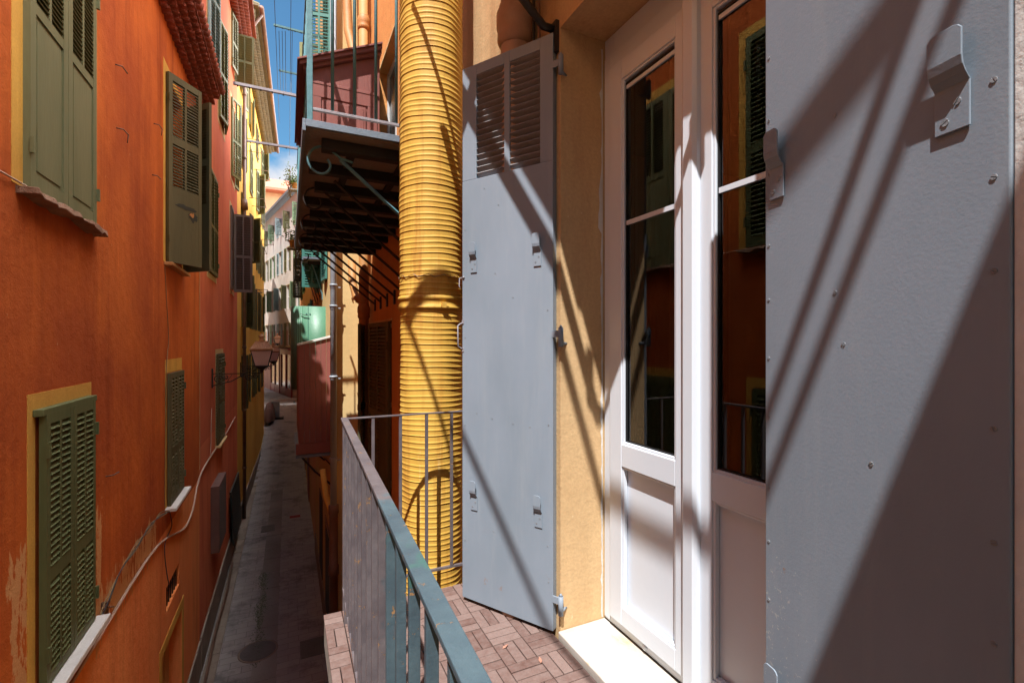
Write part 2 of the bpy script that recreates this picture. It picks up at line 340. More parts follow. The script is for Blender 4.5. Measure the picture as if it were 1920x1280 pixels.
def rail_mat():
    """mauve-brown top coat, worn off to older teal paint towards the near end"""
    t = NT('worn_rail_paint')
    y = t.sep()[1]
    n = t.noise(9, 6, 0.7)
    f = t.ramp(t.math('ADD', y, t.math('MULTIPLY', n, 0.5)), 1.46, 1.50)
    teal = t.mix(t.ramp(t.noise(7, 6, 0.65), 0.35, 0.65), (0.045, 0.072, 0.092), (0.07, 0.11, 0.13))
    teal = t.mix(t.ramp(t.noise(5, 4, 0.6, (1, 1, 1), (3, 3, 3)), 0.62, 0.66), teal, (0.045, 0.11, 0.10))
    mauve = t.mix(t.ramp(t.noise(14, 6, 0.65), 0.35, 0.65), (0.085, 0.072, 0.08), (0.13, 0.112, 0.118))
    col = t.mix(f, teal, mauve)
    rust = t.math('GREATER_THAN', t.noise(24, 9, 0.75, (1, 1, 1), (1, 5, 2)), 0.615)
    col = t.mix(rust, col, (0.30, 0.17, 0.08))
    pale = t.math('GREATER_THAN', t.noise(40, 8, 0.75, (1, 1, 1), (8, 5, 2)), 0.70)
    col = t.mix(pale, col, (0.5, 0.5, 0.45))
    t.bump(t.math('ADD', t.noise(50, 5, 0.65), t.math('MULTIPLY', rust, -0.8)), 0.0015)
    return t.out(col, 0.45, 0.45)
M['rail'] = rail_mat()
def duct_mat():
    t = NT('yellow_duct_paint')
    col = t.mix(t.ramp(t.noise(2.0, 4, 0.6), 0.35, 0.65), (0.56, 0.34, 0.065), (0.50, 0.29, 0.05))
    s1 = t.ramp(t.noise(14, 6, 0.7, (1, 1, 0.06)), 0.49, 0.70, 0, 0.85)
    s1 = t.math('MULTIPLY', s1, t.ramp(t.noise(1.6, 4, 0.6, (1, 1, 1), (4, 2, 2)), 0.38, 0.56))
    col = t.mix(s1, col, (0.36, 0.15, 0.025))
    s2 = t.ramp(t.noise(24, 5, 0.7, (1, 1, 0.04), (3, 9, 2)), 0.6, 0.75, 0, 0.6)
    col = t.mix(t.math('MULTIPLY', s2, t.ramp(t.sep()[2], 2.0, 1.0, 0.1, 1)), col, (0.78, 0.58, 0.28))
    dk = t.math('GREATER_THAN', t.noise(30, 8, 0.75, (1, 1, 0.5), (5, 5, 1)), 0.73)
    col = t.mix(dk, col, (0.2, 0.1, 0.03))
    t.bump(t.noise(40, 4, 0.6, (1, 1, 0.3)), 0.001)
    return t.out(col, 0.6, 0.25)
M['duct'] = duct_mat()
def deck_mat():
    t = NT('deck_slat_wood')
    v = t.attr()
    col = t.mix(v, (0.095, 0.046, 0.036), (0.18, 0.12, 0.105))
    g = t.ramp(t.noise(30, 6, 0.65), 0.3, 0.7, 0, 0.55)
    col = t.mix(g, col, (0.22, 0.165, 0.15))
    ln = t.ramp(t.noise(90, 3, 0.6, (1, 1, 1), (2, 2, 2)), 0.55, 0.7, 0, 0.45)
    col = t.mix(ln, col, (0.1, 0.06, 0.05))
    t.bump(t.noise(80, 4, 0.6), 0.0015)
    return t.out(col, 0.75, 0.25)
M['deck'] = deck_mat()
def street_mat():
    t = NT('street_pavers')
    br = t.n.new('ShaderNodeTexBrick'); mp = t.n.new('ShaderNodeMapping'); mp.inputs['Scale'].default_value = (1, 1, 1)
    mp.inputs['Rotation'].default_value = (0, 0, 0)
    t.l.new(t.geo.outputs['Position'], mp.inputs[0]); t.l.new(mp.outputs[0], br.inputs[0])
    br.inputs['Scale'].default_value = 1.0; br.inputs['Brick Width'].default_value = 0.40; br.inputs['Row Height'].default_value = 0.20
    br.inputs['Mortar Size'].default_value = 0.006; br.inputs['Color1'].default_value = (0.42, 0.385, 0.365, 1)
    br.inputs['Color2'].default_value = (0.34, 0.31, 0.295, 1); br.inputs['Mortar'].default_value = (0.20, 0.185, 0.175, 1)
    br.inputs['Mortar Smooth'].default_value = 0.3
    col = t.mix(t.ramp(t.noise(0.7, 6, 0.65), 0.35, 0.65, 0, 0.6), br.outputs['Color'], (0.31, 0.295, 0.29))
    col = t.mix(t.ramp(t.noise(2.5, 7, 0.7, (1, 1, 1), (3, 3, 3)), 0.5, 0.7, 0, 0.5), col, (0.42, 0.37, 0.32))
    col = t.mix(t.ramp(t.noise(1.4, 7, 0.7, (1, 1, 1), (7, 1, 3)), 0.50, 0.66, 0, 0.75), col, (0.13, 0.12, 0.115))
    t.bump(t.math('ADD', t.math('MULTIPLY', br.outputs['Fac'], -1.0), t.noise(20, 5, 0.6)), 0.006)
    return t.out(col, 0.8, 0.3)
M['street'] = street_mat()
M['band'] = plaster('stone_paving_band', (0.36, 0.33, 0.30), (0.26, 0.24, 0.22), 0.2)
def glass_mat():
    m = bpy.data.materials.new('window_glass'); m.use_nodes = True; n = m.node_tree.nodes; l = m.node_tree.links; n.clear()
    o = n.new('ShaderNodeOutputMaterial'); mx = n.new('ShaderNodeMixShader'); tr = n.new('ShaderNodeBsdfTransparent')
    gl = n.new('ShaderNodeBsdfGlossy'); fr = n.new('ShaderNodeFresnel'); fr.inputs['IOR'].default_value = 1.95
    gl.inputs['Roughness'].default_value = 0.0; tr.inputs['Color'].default_value = (0.72, 0.80, 0.77, 1)
    l.new(fr.outputs[0], mx.inputs[0]); l.new(tr.outputs[0], mx.inputs[1]); l.new(gl.outputs[0], mx.inputs[2]); l.new(mx.outputs[0], o.inputs[0])
    return m
M['glass'] = glass_mat()

# ------------------------------------------------------------------ building kit (local frame: x along wall, y outward, z up)
def wall_sheet(mb, s0, s1, z0, z1, openings, depth=0.22):
    xs = sorted({s0, s1, *[o[0] for o in openings], *[o[1] for o in openings]})
    zs = sorted({z0, z1, *[o[2] for o in openings], *[o[3] for o in openings]})
    xs = [x for x in xs if s0 <= x <= s1]; zs = [z for z in zs if z0 <= z <= z1]
    for i in range(len(xs)-1):
        for j in range(len(zs)-1):
            cx, cz = (xs[i]+xs[i+1])/2, (zs[j]+zs[j+1])/2
            if any(o[0] < cx < o[1] and o[2] < cz < o[3] for o in openings): continue
            mb.quad((xs[i], 0, zs[j]), (xs[i+1], 0, zs[j]), (xs[i+1], 0, zs[j+1]), (xs[i], 0, zs[j+1]), .5)
    for a, b, c, d in openings:
        D = -depth
        mb.quad((a, 0, c), (a, D, c), (a, D, d), (a, 0, d), .5); mb.quad((b, 0, c), (b, D, c), (b, D, d), (b, 0, d), .5)
        mb.quad((a, 0, c), (b, 0, c), (b, D, c), (a, D, c), .5); mb.quad((a, 0, d), (b, 0, d), (b, D, d), (a, D, d), .5)
def body(mb, s0, s1, z0, z1, depth):
    """sides, back and top of a house behind its front sheet"""
    mb.quad((s0, 0, z0), (s0, -depth, z0), (s0, -depth, z1), (s0, 0, z1), .5)
    mb.quad((s1, 0, z0), (s1, -depth, z0), (s1, -depth, z1), (s1, 0, z1), .5)
    mb.quad((s0, -depth, z0), (s1, -depth, z0), (s1, -depth, z1), (s0, -depth, z1), .5)
    mb.quad((s0, 0, z1), (s1, 0, z1), (s1, -depth, z1), (s0, -depth, z1), .5)
def leaf(mb, w, h, t, secs, sw=0.06, cols=2, pitch=0.036, mid=0.035, tilt=38):
    """one shutter leaf: local x 0..w, y 0..t, z 0..h; secs = (z0, z1, 'l' louvres | 'p' panel | 's' flush sheet)"""
    mb.box(0, sw, 0, t, 0, h, .5); mb.box(w-sw, w, 0, t, 0, h, .5)
    zz = 0.0
    for a, b, k in secs:
        if a > zz: mb.box(sw, w-sw, 0.001, t-0.001, zz, a, .5)
        iw = w-2*sw
        if k == 'l':
            for c in range(cols):
                x0 = sw+c*(iw+mid)/cols; x1 = x0+(iw-mid*(cols-1))/cols
                if c: mb.box(x0-mid, x0, 0.001, t-0.001, a, b, .5)
                n = max(1, int((b-a)/pitch))
                for i in range(n):
                    zc = a+(i+.5)*(b-a)/n; jit = random.uniform(-3, 3)
                    T = Matrix.Translation((0, t/2, zc)) @ Matrix.Rotation(math.radians(-tilt+jit-(6 if pitch > .04 else 0)), 4, 'X'); hd = max(t*.62, (b-a)/n*.66)
                    mb.box(x0, x1, -hd, hd, -0.0035, 0.0035, random.random(), T)
        elif k == 'p':
            mb.box(sw, w-sw, t*.3, t*.7, a, b, .5)
            mb.box(sw+.03, w-sw-.03, t*.25, t*.86, a+.03, b-.03, .5)
        else:
            mb.box(sw, w-sw, t*.1, t*1.0-0.002, a, b, .5)
        zz = b
    if zz < h: mb.box(sw, w-sw, 0.001, t-0.001, zz, h, .5)
def Rz(a): return Matrix.Rotation(math.radians(a), 4, 'Z')
def hinge_pair(mb, h, y):
    for z in (h*.12, h*.86):
        mb.box(-.012, .012, y, y+.02, z-.05, z+.05)
def window(house, Fm, s0, s1, z0, z1, band, shm, opn=(0, 0), secs=None, bandw=0.12, sill=None, sill_out=0.10, t=0.04, glass=True, inset=0.0,
           cols=2, top_extra=0.0, sw=0.06, pitch=0.036, band_b=0.0, shlabel=None, proud=0.004):
    """window part of a house: painted band, glazing; sub-parts: shutter leaves, sill. opn = opening angle of each leaf in degrees"""
    mb = MB(Fm); w = bandw
    if band:
        p = proud
        for a in ((s0-w, s0, z0-band_b, z1), (s1, s1+w, z0-band_b, z1), (s0-w, s1+w, z1, z1+w+top_extra)):
            mb.box(a[0], a[1], 0.0, p, a[2], a[3], .5)
        if band_b: mb.box(s0, s1, 0, p, z0-band_b, z0, .5)
    wo = mb.build('window', band or M['cream'], house) if band else None
    if wo is None:
        mb = MB(Fm); mb.box(s0-.03, s1+.03, 0, .01, z1, z1+.03, .5); wo = mb.build('window', M['cream'], house)
    g = MB(Fm); g.box(s0+.001, s1-.001, -.16, -.14, z0+.001, z1-.001, .5); g.build('pane', M['glass_far'], wo)
    fr = MB(Fm); c = (s0+s1)/2
    for a in ((s0+.002, s0+.05, z0, z1), (s1-.05, s1-.002, z0, z1), (c-.035, c+.035, z0, z1)): fr.box(a[0], a[1], -.139, -.11, a[2]+.002, a[3]-.002, .5)
    for zz in (z0+.04, z0+(z1-z0)*.5, z1-.04): fr.box(s0+.051, s1-.051, -.138, -.112, zz-.03, zz+.03, .5)
    fr.build('window_frame', M['white_trim'] if glass else M['dark'], wo)
    lw = (s1-s0)/2; h = z1-z0
    secs = secs or [(0.09, h*.44, 'l'), (h*.44+.08, h-.08, 'l')]
    for k, an in enumerate(opn):
        if an is None: continue
        hx = s0 if k == 0 else s1; sg = 1 if k == 0 else -1
        A = Fm @ Matrix.Translation((hx, 0.012-inset, z0+.01)) @ Matrix.Scale(sg, 4, (1, 0, 0)) @ Rz(an)
        lb = MB(A); leaf(lb, lw-.004, h-.02, t, secs, sw=sw, cols=cols, pitch=pitch); hinge_pair(lb, h, t)
        lb.build('shutter', shm, wo, label=shlabel)
    if sill:
        sb = MB(Fm)
        if sill is M.get('old_sill'):
            n_ = 16; top_ = []; rr = random.Random(int(s0*100))
            for q in range(n_+1): top_.append((s0-.08+(s1-s0+.16)*q/n_, sill_out+rr.uniform(-.028, .012), z0-.045+rr.uniform(-.035, .012), z0-.003+rr.uniform(-.014, .002)))
            for q in range(n_):
                a_, b_ = top_[q], top_[q+1]
                sb.add([(a_[0], -.1, a_[2]), (b_[0], -.1, b_[2]), (b_[0], b_[1], b_[2]+.01), (a_[0], a_[1], a_[2]+.01), (a_[0], -.1, a_[3]), (b_[0], -.1, b_[3]), (b_[0], b_[1]-.01, b_[3]), (a_[0], a_[1]-.01, a_[3])],
                       [(0,3,2,1),(4,5,6,7),(0,1,5,4),(1,2,6,5),(2,3,7,6),(3,0,4,7)], .5)
        else: sb.box(s0-.08, s1+.08, -.1, sill_out, z0-.045, z0-.001)
        sb.build('sill', sill, wo, bevel=.006)
    return wo

# ------------------------------------------------------------------ street and ground
ZS = -4.8
def street_z(y):
    if y < 22: return ZS
    t = min(1, (y-22)/16.0); return ZS+1.85*(t*t*(3-2*t))
mb = MB(); n = 60
ys = [-12+i*72/n for i in range(n+1)]
for i in range(n):
    a, b = ys[i], ys[i+1]
    mb.quad((-9, a, street_z(a)), (9, a, street_z(a)), (9, b, street_z(b)), (-9, b, street_z(b)), .5)
o = mb.build('street', M['street'], closed=False); tag(o, 'narrow street paved with worn grey brown pavers', 'street', kind='structure')
mb = MB(); mb.quad((-600, -600, -5.6), (600, -600, -5.6), (600, 700, -5.6), (-600, 700, -5.6), .5)
o = mb.build('ground', M['stone'], closed=False); tag(o, 'ground around the old town', 'ground', kind='structure')
# paler drainage band in the middle of the street
mb = MB()
for i in range(28):
    y0 = 8+i*.9
    if y0 > 22: break
    mb.box(-.62, -.20, y0+.01, y0+.88, ZS-.02, ZS+.006)
o = mb.build('paving_band', M['band']); tag(o, 'pale stone slabs along the middle of the street', 'paving', kind='structure')
# gutter kerb on the left
mb = MB()
for i in range(26):
    mb.box(-1.44, -1.22, 5+i*1.0, 5.985+i*1.0, ZS-.05, street_z(5+i)+.03)
o = mb.build('kerb', M['stone'], bevel=.01); tag(o, 'low stone gutter kerb at the foot of the orange walls', 'kerb', kind='structure')

# ------------------------------------------------------------------ orange house (left, nearest)
XL = -1.5
FA = frame((XL, 0, 0), ex=(0, 1, 0), ey=(1, 0, 0))
houseA = thing('orange_house', 'deep orange plastered house with bright orange base and tiled eave, nearest on the left side', 'house', (XL, 1.0, ZS))
opA = [(2.35, 3.42, 2.36, 4.55), (3.98, 5.12, 2.36, 4.55), (7.8, 8.9, 2.45, 5.05), (7.86, 8.72, -2.29, -1.96), (7.6, 8.9, ZS, -2.75)]
mb = MB(FA); wall_sheet(mb, 1.0, 10.54, ZS, 5.85, opA); body(mb, 1.0, 10.54, ZS, 5.85, 6)
mb.build('wall', M['orange'], houseA, closed=False)
# stone plinth
mb = MB(FA); mb.box(1.0, 7.59, 0, .035, ZS, ZS+.55); mb.box(8.91, 10.5, 0, .035, ZS, ZS+.62); mb.build('plinth', M['stone'], houseA, bevel=.01)
# windows
secW1 = [(0.10, 1.13, 'p'), (1.2, 2.1, 'l')]
w = window(houseA, FA, 3.98, 5.12, 2.36, 4.55, M['surround'], M['green_sh'], (0, 0), secW1, bandw=0.13, sill=M['old_sill'], sill_out=.11, sw=.075, inset=.012, band_b=0.0)
w = window(houseA, FA, 4.14, 5.02, -.90, .93, M['surround'], M['green_sh2'], (0, 0), [(0.07, .68, 'l'), (.78, 1.74, 'l')], bandw=.10, sill=M['marble'],
           sill_out=.14, top_extra=.03, inset=-.01, pitch=.042, sw=.055)
window(houseA, FA, 2.35, 3.42, 2.36, 4.55, M['surround'], M['green_sh2'], (0, 0), [(0.1, .95, 'l'), (1.05, 2.1, 'l')], bandw=0.12, sill=M['old_sill'], sill_out=.11, pitch=.05)
window(houseA, FA, 2.45, 3.35, -.90, .93, M['surround'], M['green_sh2'], (0, 0), None, bandw=.10, sill=M['marble'], sill_out=.14, pitch=.05)
mb = MB(FA); mb.box(4.10, 5.06, .0045, .060, .91, .955); mb.build('lintel_board', M['green_sh2'], w, bevel=.004)
w3 = window(houseA, FA, 7.8, 8.92, 2.47, 5.06, M['surround'], M['olive_sh'], (34, 46), [(.10, .95, 's'), (1.03, 1.62, 'l'), (1.72, 2.48, 'l')], bandw=.12,
            sill=M['terracotta'], sill_out=.10, glass=False, pitch=.042)
AT = FA @ Matrix.Translation((7.8, .012, 2.48)) @ Rz(34)
rr_ = random.Random(4)
def ragged(cx, cz, rx_, rz_, y, n=22): return [(cx+rx_*math.cos(6.283*k/n)*rr_.uniform(.6, 1.15), y, cz+rz_*math.sin(6.283*k/n)*rr_.uniform(.5, 1.2)) for k in range(n)]
mb = MB(AT); mb.add(ragged(.30, .80, .20, .035, .0412), [tuple(range(22))], .5); mb.add(ragged(.40, .70, .09, .075, .0416), [tuple(range(22))], .5); mb.build('torn_sheet', M['dark_sh'], w3, closed=False)
mb = MB(AT); mb.add(ragged(.38, .72, .045, .04, .0424, 14), [tuple(range(14))], .5); mb.build('bare_wood', M['terracotta'], w3, closed=False)
w = window(houseA, FA, 7.86, 8.80, -.86, .97, M['surround'], M['olive_sh'], (0, 0), [(0.07, .68, 'l'), (.78, 1.74, 'l')], bandw=.08, sill=M['marble'],
           sill_out=.13, top_extra=.10, pitch=.05, sw=.05)
# door with yellow surround and small barred vent above
mb = MB(FA)
mb.box(7.46, 7.6, 0, .006, ZS+.6, -2.75, .5); mb.box(8.9, 9.03, 0, .006, ZS+.6, -2.75, .5); mb.box(7.46, 9.03, 0, .006, -2.75, -2.61, .5)
door = mb.build('door', M['surround'], houseA)
mb = MB(FA); mb.box(7.6, 8.9, -.21, -.17, ZS, -2.75, .5)
for k in range(4): mb.box(7.66+.31*k, 7.93+.31*k, -.17, -.155, ZS+.2, -2.9)
mb.build('door_leaf', M['ochre_deep'], door)
mb = MB(FA); mb.box(7.861, 8.719, -.2, -.19, -2.289, -1.961, .5); v = mb.build('vent', M['dark'], houseA)
mb = MB(FA)
for k in range(7): mb.box(7.93+.12*k, 7.945+.12*k, -.04, -.025, -2.289, -1.961)
mb.box(7.862, 8.718, -.045, -.042, -2.14, -2.12); mb.build('bars', M['iron'], v)
# eave: four corbelled rows of canal tiles, and the roof behind
mb = MB(FA)
for r in range(4):
    off = .10+.075*r; z = 5.72+.085*r
    mb.box(2.6, 10.5, -.02, off-.035, z+.062, z+.084, .3)
    y = 2.62+(r % 2)*.08
    while y < 10.45:
        n = 7; vs = []; R = .072; L0 = -.02; jx = random.uniform(-.008, .008); v = random.random()
        for xx in (L0, off+jx):
            for k in range(n):
                g = math.pi*k/(n-1); vs.append((y+.078+R*math.cos(g), xx, z-.002+R*math.sin(g)*.9))
            for k in range(n):
                g = math.pi*(n-1-k)/(n-1); vs.append((y+.078+(R-.014)*math.cos(g), xx, z-.002+(R-.014)*math.sin(g)*.9))
        m = 2*n; fs = [(i, (i+1) % m, m+(i+1) % m, m+i) for i in range(m)]+[tuple(range(m))[::-1], tuple(range(m, 2*m))]
        mb.add(vs, fs, v); y += .156
eave = mb.build('eave', M['tile_red'], houseA)
mb = MB(FA); mb.add([(2.6, .33, 6.07), (10.6, .33, 6.07), (10.6, -5.5, 8.0), (2.6, -5.5, 8.0), (2.6, .33, 6.14), (10.6, .33, 6.14), (10.6, -5.5, 8.08), (2.6, -5.5, 8.08)],
                    [(0,3,2,1),(4,5,6,7),(0,1,5,4),(1,2,6,5),(2,3,7,6),(3,0,4,7)], .5)
for k in range(50): mb.tube([(2.7+.16*k, .40, 6.14), (2.7+.16*k, -5.5, 8.07)], .06, 8)
mb.build('roof', M['tile_red'], houseA)

# ------------------------------------------------------------------ red house (left, second)
FB = frame((XL, 0, 0), ex=(0, 1, 0), ey=(1, 0, 0))
houseB = thing('red_house', 'tall red orange plastered house with a pink side wall above the tiled eave', 'house', (XL, 10.6, ZS))
mb = MB(FB)
wb = [(11.55, 12.75, 2.85, 5.05), (13.2, 14.35, 6.76, 9.1), (12.75, 14.0, -1.0, 1.12), (15.9, 17.0, 6.2, 8.5), (15.95, 17.0, 9.4, 11.0), (15.7, 16.7, 2.9, 5.3), (11.5, 12.6, 7.2, 10.2)]
wall_sheet(mb, 10.55, 17.85, ZS, 12.0, wb); mb.build('wall', M['red'], houseB, closed=False)
mb = MB(FB); body(mb, 10.552, 17.849, ZS+.001, 12.0, 7); mb.build('side_wall', M['pink'], houseB, closed=False)
mb = MB(FB); mb.box(10.55, 17.8, 0, .04, ZS, ZS+.65); mb.build('plinth', M['stone'], houseB, bevel=.01)
mb = MB(FB); mb.box(10.545, 10.56, 0, .006, -1.0, 2.8, .5); mb.build('edge_strip', M['cream'], houseB)
window(houseB, FB, 11.55, 12.75, 2.85, 5.05, M['cream'], M['green_sh'], (0, 0), None, .12, band_b=.12, pitch=.07)
window(houseB, FB, 13.2, 14.35, 6.76, 9.1, M['cream'], M['pale_green'], (10, 10), None, .14, band_b=.14, pitch=.07)
window(houseB, FB, 11.5, 12.6, 7.2, 10.2, M['cream'], M['blue_sh'], (14, 10), None, .12, pitch=.07)
window(houseB, FB, 12.75, 14.0, -1.0, 1.12, M['cream'], M['olive_sh'], (0, 0), None, .10, sill=M['cream'], sill_out=.1, pitch=.07)
window(houseB, FB, 15.9, 17.0, 6.2, 8.5, M['cream'], M['pale_green'], (20, 172), None, .12, band_b=.12, pitch=.07)
window(houseB, FB, 15.95, 17.0, 9.4, 11.0, M['cream'], M['green_sh'], (10, 95), None, .12, pitch=.07)
window(houseB, FB, 15.7, 16.7, 2.9, 5.3, M['cream'], M['grey_sh'], (0, 97), None, .12, band_b=.12, pitch=.07)
mb = MB(FB)
for r in range(3):
    off = .2+.12*r; z = 11.1+.1*r
    mb.box(10.8, 17.85, -.02, off-.03, z+.07, z+.095, .3)
    for k in range(44): mb.tube([(10.9+.16*k, 0, z), (10.9+.16*k, off, z)], .07, 6)
mb.box(10.8, 17.85, 0, .55, 11.42, 11.5, .4); mb.build('eave', M['tile_red'], houseB)

# ------------------------------------------------------------------ yellow house (left, third), turned slightly
ang = math.radians(1.2)
FC = frame((XL, 17.85, 0), ex=(math.sin(ang), math.cos(ang), 0), ey=(math.cos(ang), -math.sin(ang), 0))
houseC = thing('yellow_house', 'tall deep yellow house with many green shutters beyond the red house', 'house', (XL, 17.9, ZS))
LC = 12.6; opC = []
for fl in range(5):
    for cx in (1.6, 4.6, 7.6, 10.6):
        z0 = (-1.0, 1.9, 4.7, 7.5, 10.0)[fl]; opC.append((cx-.5, cx+.5, z0, z0+(1.9 if fl < 4 else 1.5)))
mb = MB(FC); wall_sheet(mb, 0, LC, ZS, 12.4, opC); body(mb, 0, LC, ZS, 12.4, 7); mb.build('wall', M['yellow'], houseC, closed=False)
mb = MB(FC); mb.box(0, LC, 0, .04, ZS, ZS+.6); mb.build('plinth', M['stone'], houseC)
k = 0
for (a, b, c, d) in opC:
    an = [(0, 0), (15, 170), (172, 12), (8, 40), (170, 170)][(k*3+1) % 5]
    window(houseC, FC, a, b, c, d, None, M['green_sh'] if k % 3 else M['olive_sh'], an, None, .1, pitch=.06); k += 1
mb = MB(FC)
for r in range(3):
    off = .25+.13*r; z = 12.15+.1*r
    mb.box(0, LC+.3, -.02, off-.03, z+.07, z+.095, .3)
    for q in range(int((LC+.3)/.2)): mb.tube([(.1+.2*q, 0, z), (.1+.2*q, off, z)], .085, 6)
mb.box(-.1, LC+.6, 0, .62, 12.47, 12.55, .4)
for q in range(64): mb.tube([(.1+.2*q, .62, 12.6), (.1+.2*q, -3, 13.4)], .08, 6)
mb.build('eave', M['tile_olive'], houseC)
mb = MB(FC); mb.tube([(0, .70, 12.5), (LC+.5, .70, 12.45)], .075, 8); mb.tube([(.3, .7, 12.45), (.5, .35, 12.0), (.6, .12, 11.5)], .05, 8)
mb.build('gutter', M['rust_pipe'], houseC)
mb = MB(FC)
for (a, zz, L_) in ((2.2, 8.9, .5), (4.0, 7.2, .55), (5.2, 5.4, .5), (3.0, 3.4, .45), (7.0, 3.8, .5), (6.0, 9.0, .6), (9.0, 6.5, .6)):
    mb.tube([(a, 0, zz), (a, L_, zz)], .014, 6); mb.tube([(a+1.3, 0, zz), (a+1.3, L_, zz)], .014, 6); mb.tube([(a-.1, L_-.03, zz), (a+1.4, L_-.03, zz)], .012, 6)
mb.build('laundry_rail', M['rust_pipe'], houseC)
# its rainwater pipe
dp = thing('drainpipe', 'long rusty brown drainpipe down the front of the deep yellow house', 'drainpipe', (XL+.1, 19.2, ZS))
mb = MB(FC); mb.tube([(1.0+.1, .10, ZS), (1.1, .10, 11.4)], .055, 10); mb.build('pipe', M['rust_pipe'], dp)
mb = MB(FC)
for z in (-3, -1, 1.2, 3.4, 5.6, 7.8, 10): mb.tube([(1.1, .10, z-.04), (1.1, .10, z+.04)], .07, 10)
mb.tube([(1.1, .1, 6.0), (1.1, .1, 6.35)], [.12, .09], 8); mb.build('clamp', M['rust_pipe'], dp)

# ------------------------------------------------------------------ far white house closing the bend, far peach house, far roof
PD0 = Vector((.95, 37.3, 0)); PD1 = Vector((-2.6, 53.6, 0)); ex = (PD1-PD0).normalized(); LD = (PD1-PD0).length
FD = frame(PD0, ex=ex, ey=(-ex.y, ex.x, 0))
ZD = street_z(45)-.05
houseD = thing('white_house', 'tall cream white house with shade coloured into the lower storeys where the street bends', 'house', (PD0.x, PD0.y, ZD))
opD = []
for c in (1.5, 4.5, 7.3, 10.2, 13):
    for (z0, z1) in ((-.6+1.7, 2.9), (4.0, 5.9), (7.0, 8.9), (10.2, 11.6)): opD.append((c-.5, c+.5, z0, z1))
mb = MB(FD); wall_sheet(mb, 0, LD, ZD, 12.6, opD); body(mb, 0, LD, ZD, 12.6, 8); mb.build('wall', M['white_wall'], houseD, closed=False)
k = 0
for (a, b, c, d) in opD:
    an = [(172, 170), (168, 60), (174, 172), (100, 170)][k % 4]
    window(houseD, FD, a, b, c, d, None, [M['far_green'], M['green_sh'], M['blue_sh']][(k//4) % 3], an, None, .1, pitch=.09, sw=.07); k += 1
mb = MB(FD); mb.add([(-.4, .6, 12.5), (LD, .6, 12.5), (LD, -5, 15.4), (-.4, -5, 15.4), (-.4, .6, 12.7), (LD, .6, 12.7), (LD, -5, 15.6), (-.4, -5, 15.6)],
                    [(0,3,2,1),(4,5,6,7),(0,1,5,4),(1,2,6,5),(2,3,7,6),(3,0,4,7)], .5); mb.build('roof', M['slate'], houseD)
mb = MB(FD)
for (a, b) in ((3.0, 6.8), (7.2, 11)):
    mb.box(a, b, .02, .12, 0.35, .75); mb.box(a, a+.25, .02, .1, ZD, .35); mb.box(b-.25, b, .02, .1, ZD, .35); mb.box((a+b)/2-.1, (a+b)/2+.1, .02, .1, ZD, .35)
    mb.box(a+.25, b-.25, .02, .08, ZD, ZD+.7); mb.box(a, b, .05, .32, .75, .82); mb.box(a+.001, b-.001, .001, .009, ZD, .74, .5)
sf = mb.build('shopfront', M['shop_red'], houseD)
mb = MB(FD)
for (a, b) in ((3.26, 4.78), (5.02, 6.54), (7.46, 8.98), (9.22, 10.74)): mb.box(a, b, .01, .03, ZD+.7, .34)
mb.build('shop_window', M['glass_far'], sf)
mb = MB(FD); mb.box(-.3, LD, .01, .2, .95, 1.05); mb.build('string_course', M['cream'], houseD)

PE0 = Vector((-3.6, 56, 0))
FE = frame(PE0, ex=(1, .25, 0), ey=(.25, -1, 0))
houseE = thing('peach_house', 'far peach coloured house glimpsed between the yellow and the white house', 'house', (-3.6, 56, -3))
opE = [(1.0+2*q, 1.9+2*q, z, z+1.8) for q in range(3) for z in (-.6, 2.6, 5.8, 9.6)]
mb = MB(FE); wall_sheet(mb, -6, 7, -3.2, 14, opE); body(mb, -6, 7, -3.2, 14, 6); mb.build('wall', M['peach'], houseE, closed=False)
for (a, b, c, d) in opE: window(houseE, FE, a, b, c, d, None, M['teal_sh'], (8, 8), [(.1, 1.7, 's')], .1)
mb = MB(FE); mb.box(-6, 7, 0, .5, 13.9, 14.1)
mb.build('eave', M['roof_far'], houseE)
houseF = thing('distant_house', 'distant house with a sunlit red tiled roof above the street bend', 'house', (-6, 70, 0))
mb = MB(); mb.box(-12, 6, 68, 80, -3, 20.5); mb.build('wall', M['peach'], houseF)
mb = MB(); mb.prism([(66.5, 20.4), (66.5, 20.7), (74, 24), (81, 20.7), (81, 20.4)], -13, 7, 'x'); mb.build('roof', M['roof_far'], houseF)

# ------------------------------------------------------------------ our house (right): ochre facade with french door
XR = 1.17
FR = frame((XR, 0, 0), ex=(0, 1, 0), ey=(-1, 0, 0))
house = thing('ochre_house', 'sunlit ochre plastered house on the right with white french door and grey metal shutters', 'house', (XR, 1.35, ZS))
DO = (0.75, 1.94, 0.0, 2.89)
mb = MB(FR)
wall_sheet(mb, -12, 3.75, ZS, 5.6, [DO], depth=.34); mb.build('wall', M['ochre'], house, closed=False)
mb = MB(FR); wall_sheet(mb, 3.75, 8.6, ZS, 8, [(6.0, 7.9, -.62, 1.66), (5.7, 6.9, 2.86, 5.2)]); mb.quad((3.75, 0, 5.6), (3.75, -6, 5.6), (3.75, -6, 8), (3.75, 0, 8), .5); mb.build('neighbouring_wall', M['ochre_deep'], house, closed=False)
mb = MB(FR); body(mb, -12, 3.75, ZS, 5.6, 6); body(mb, 3.751, 8.6, ZS, 8, 6); mb.build('back_walls', M['ochre'], house, closed=False)
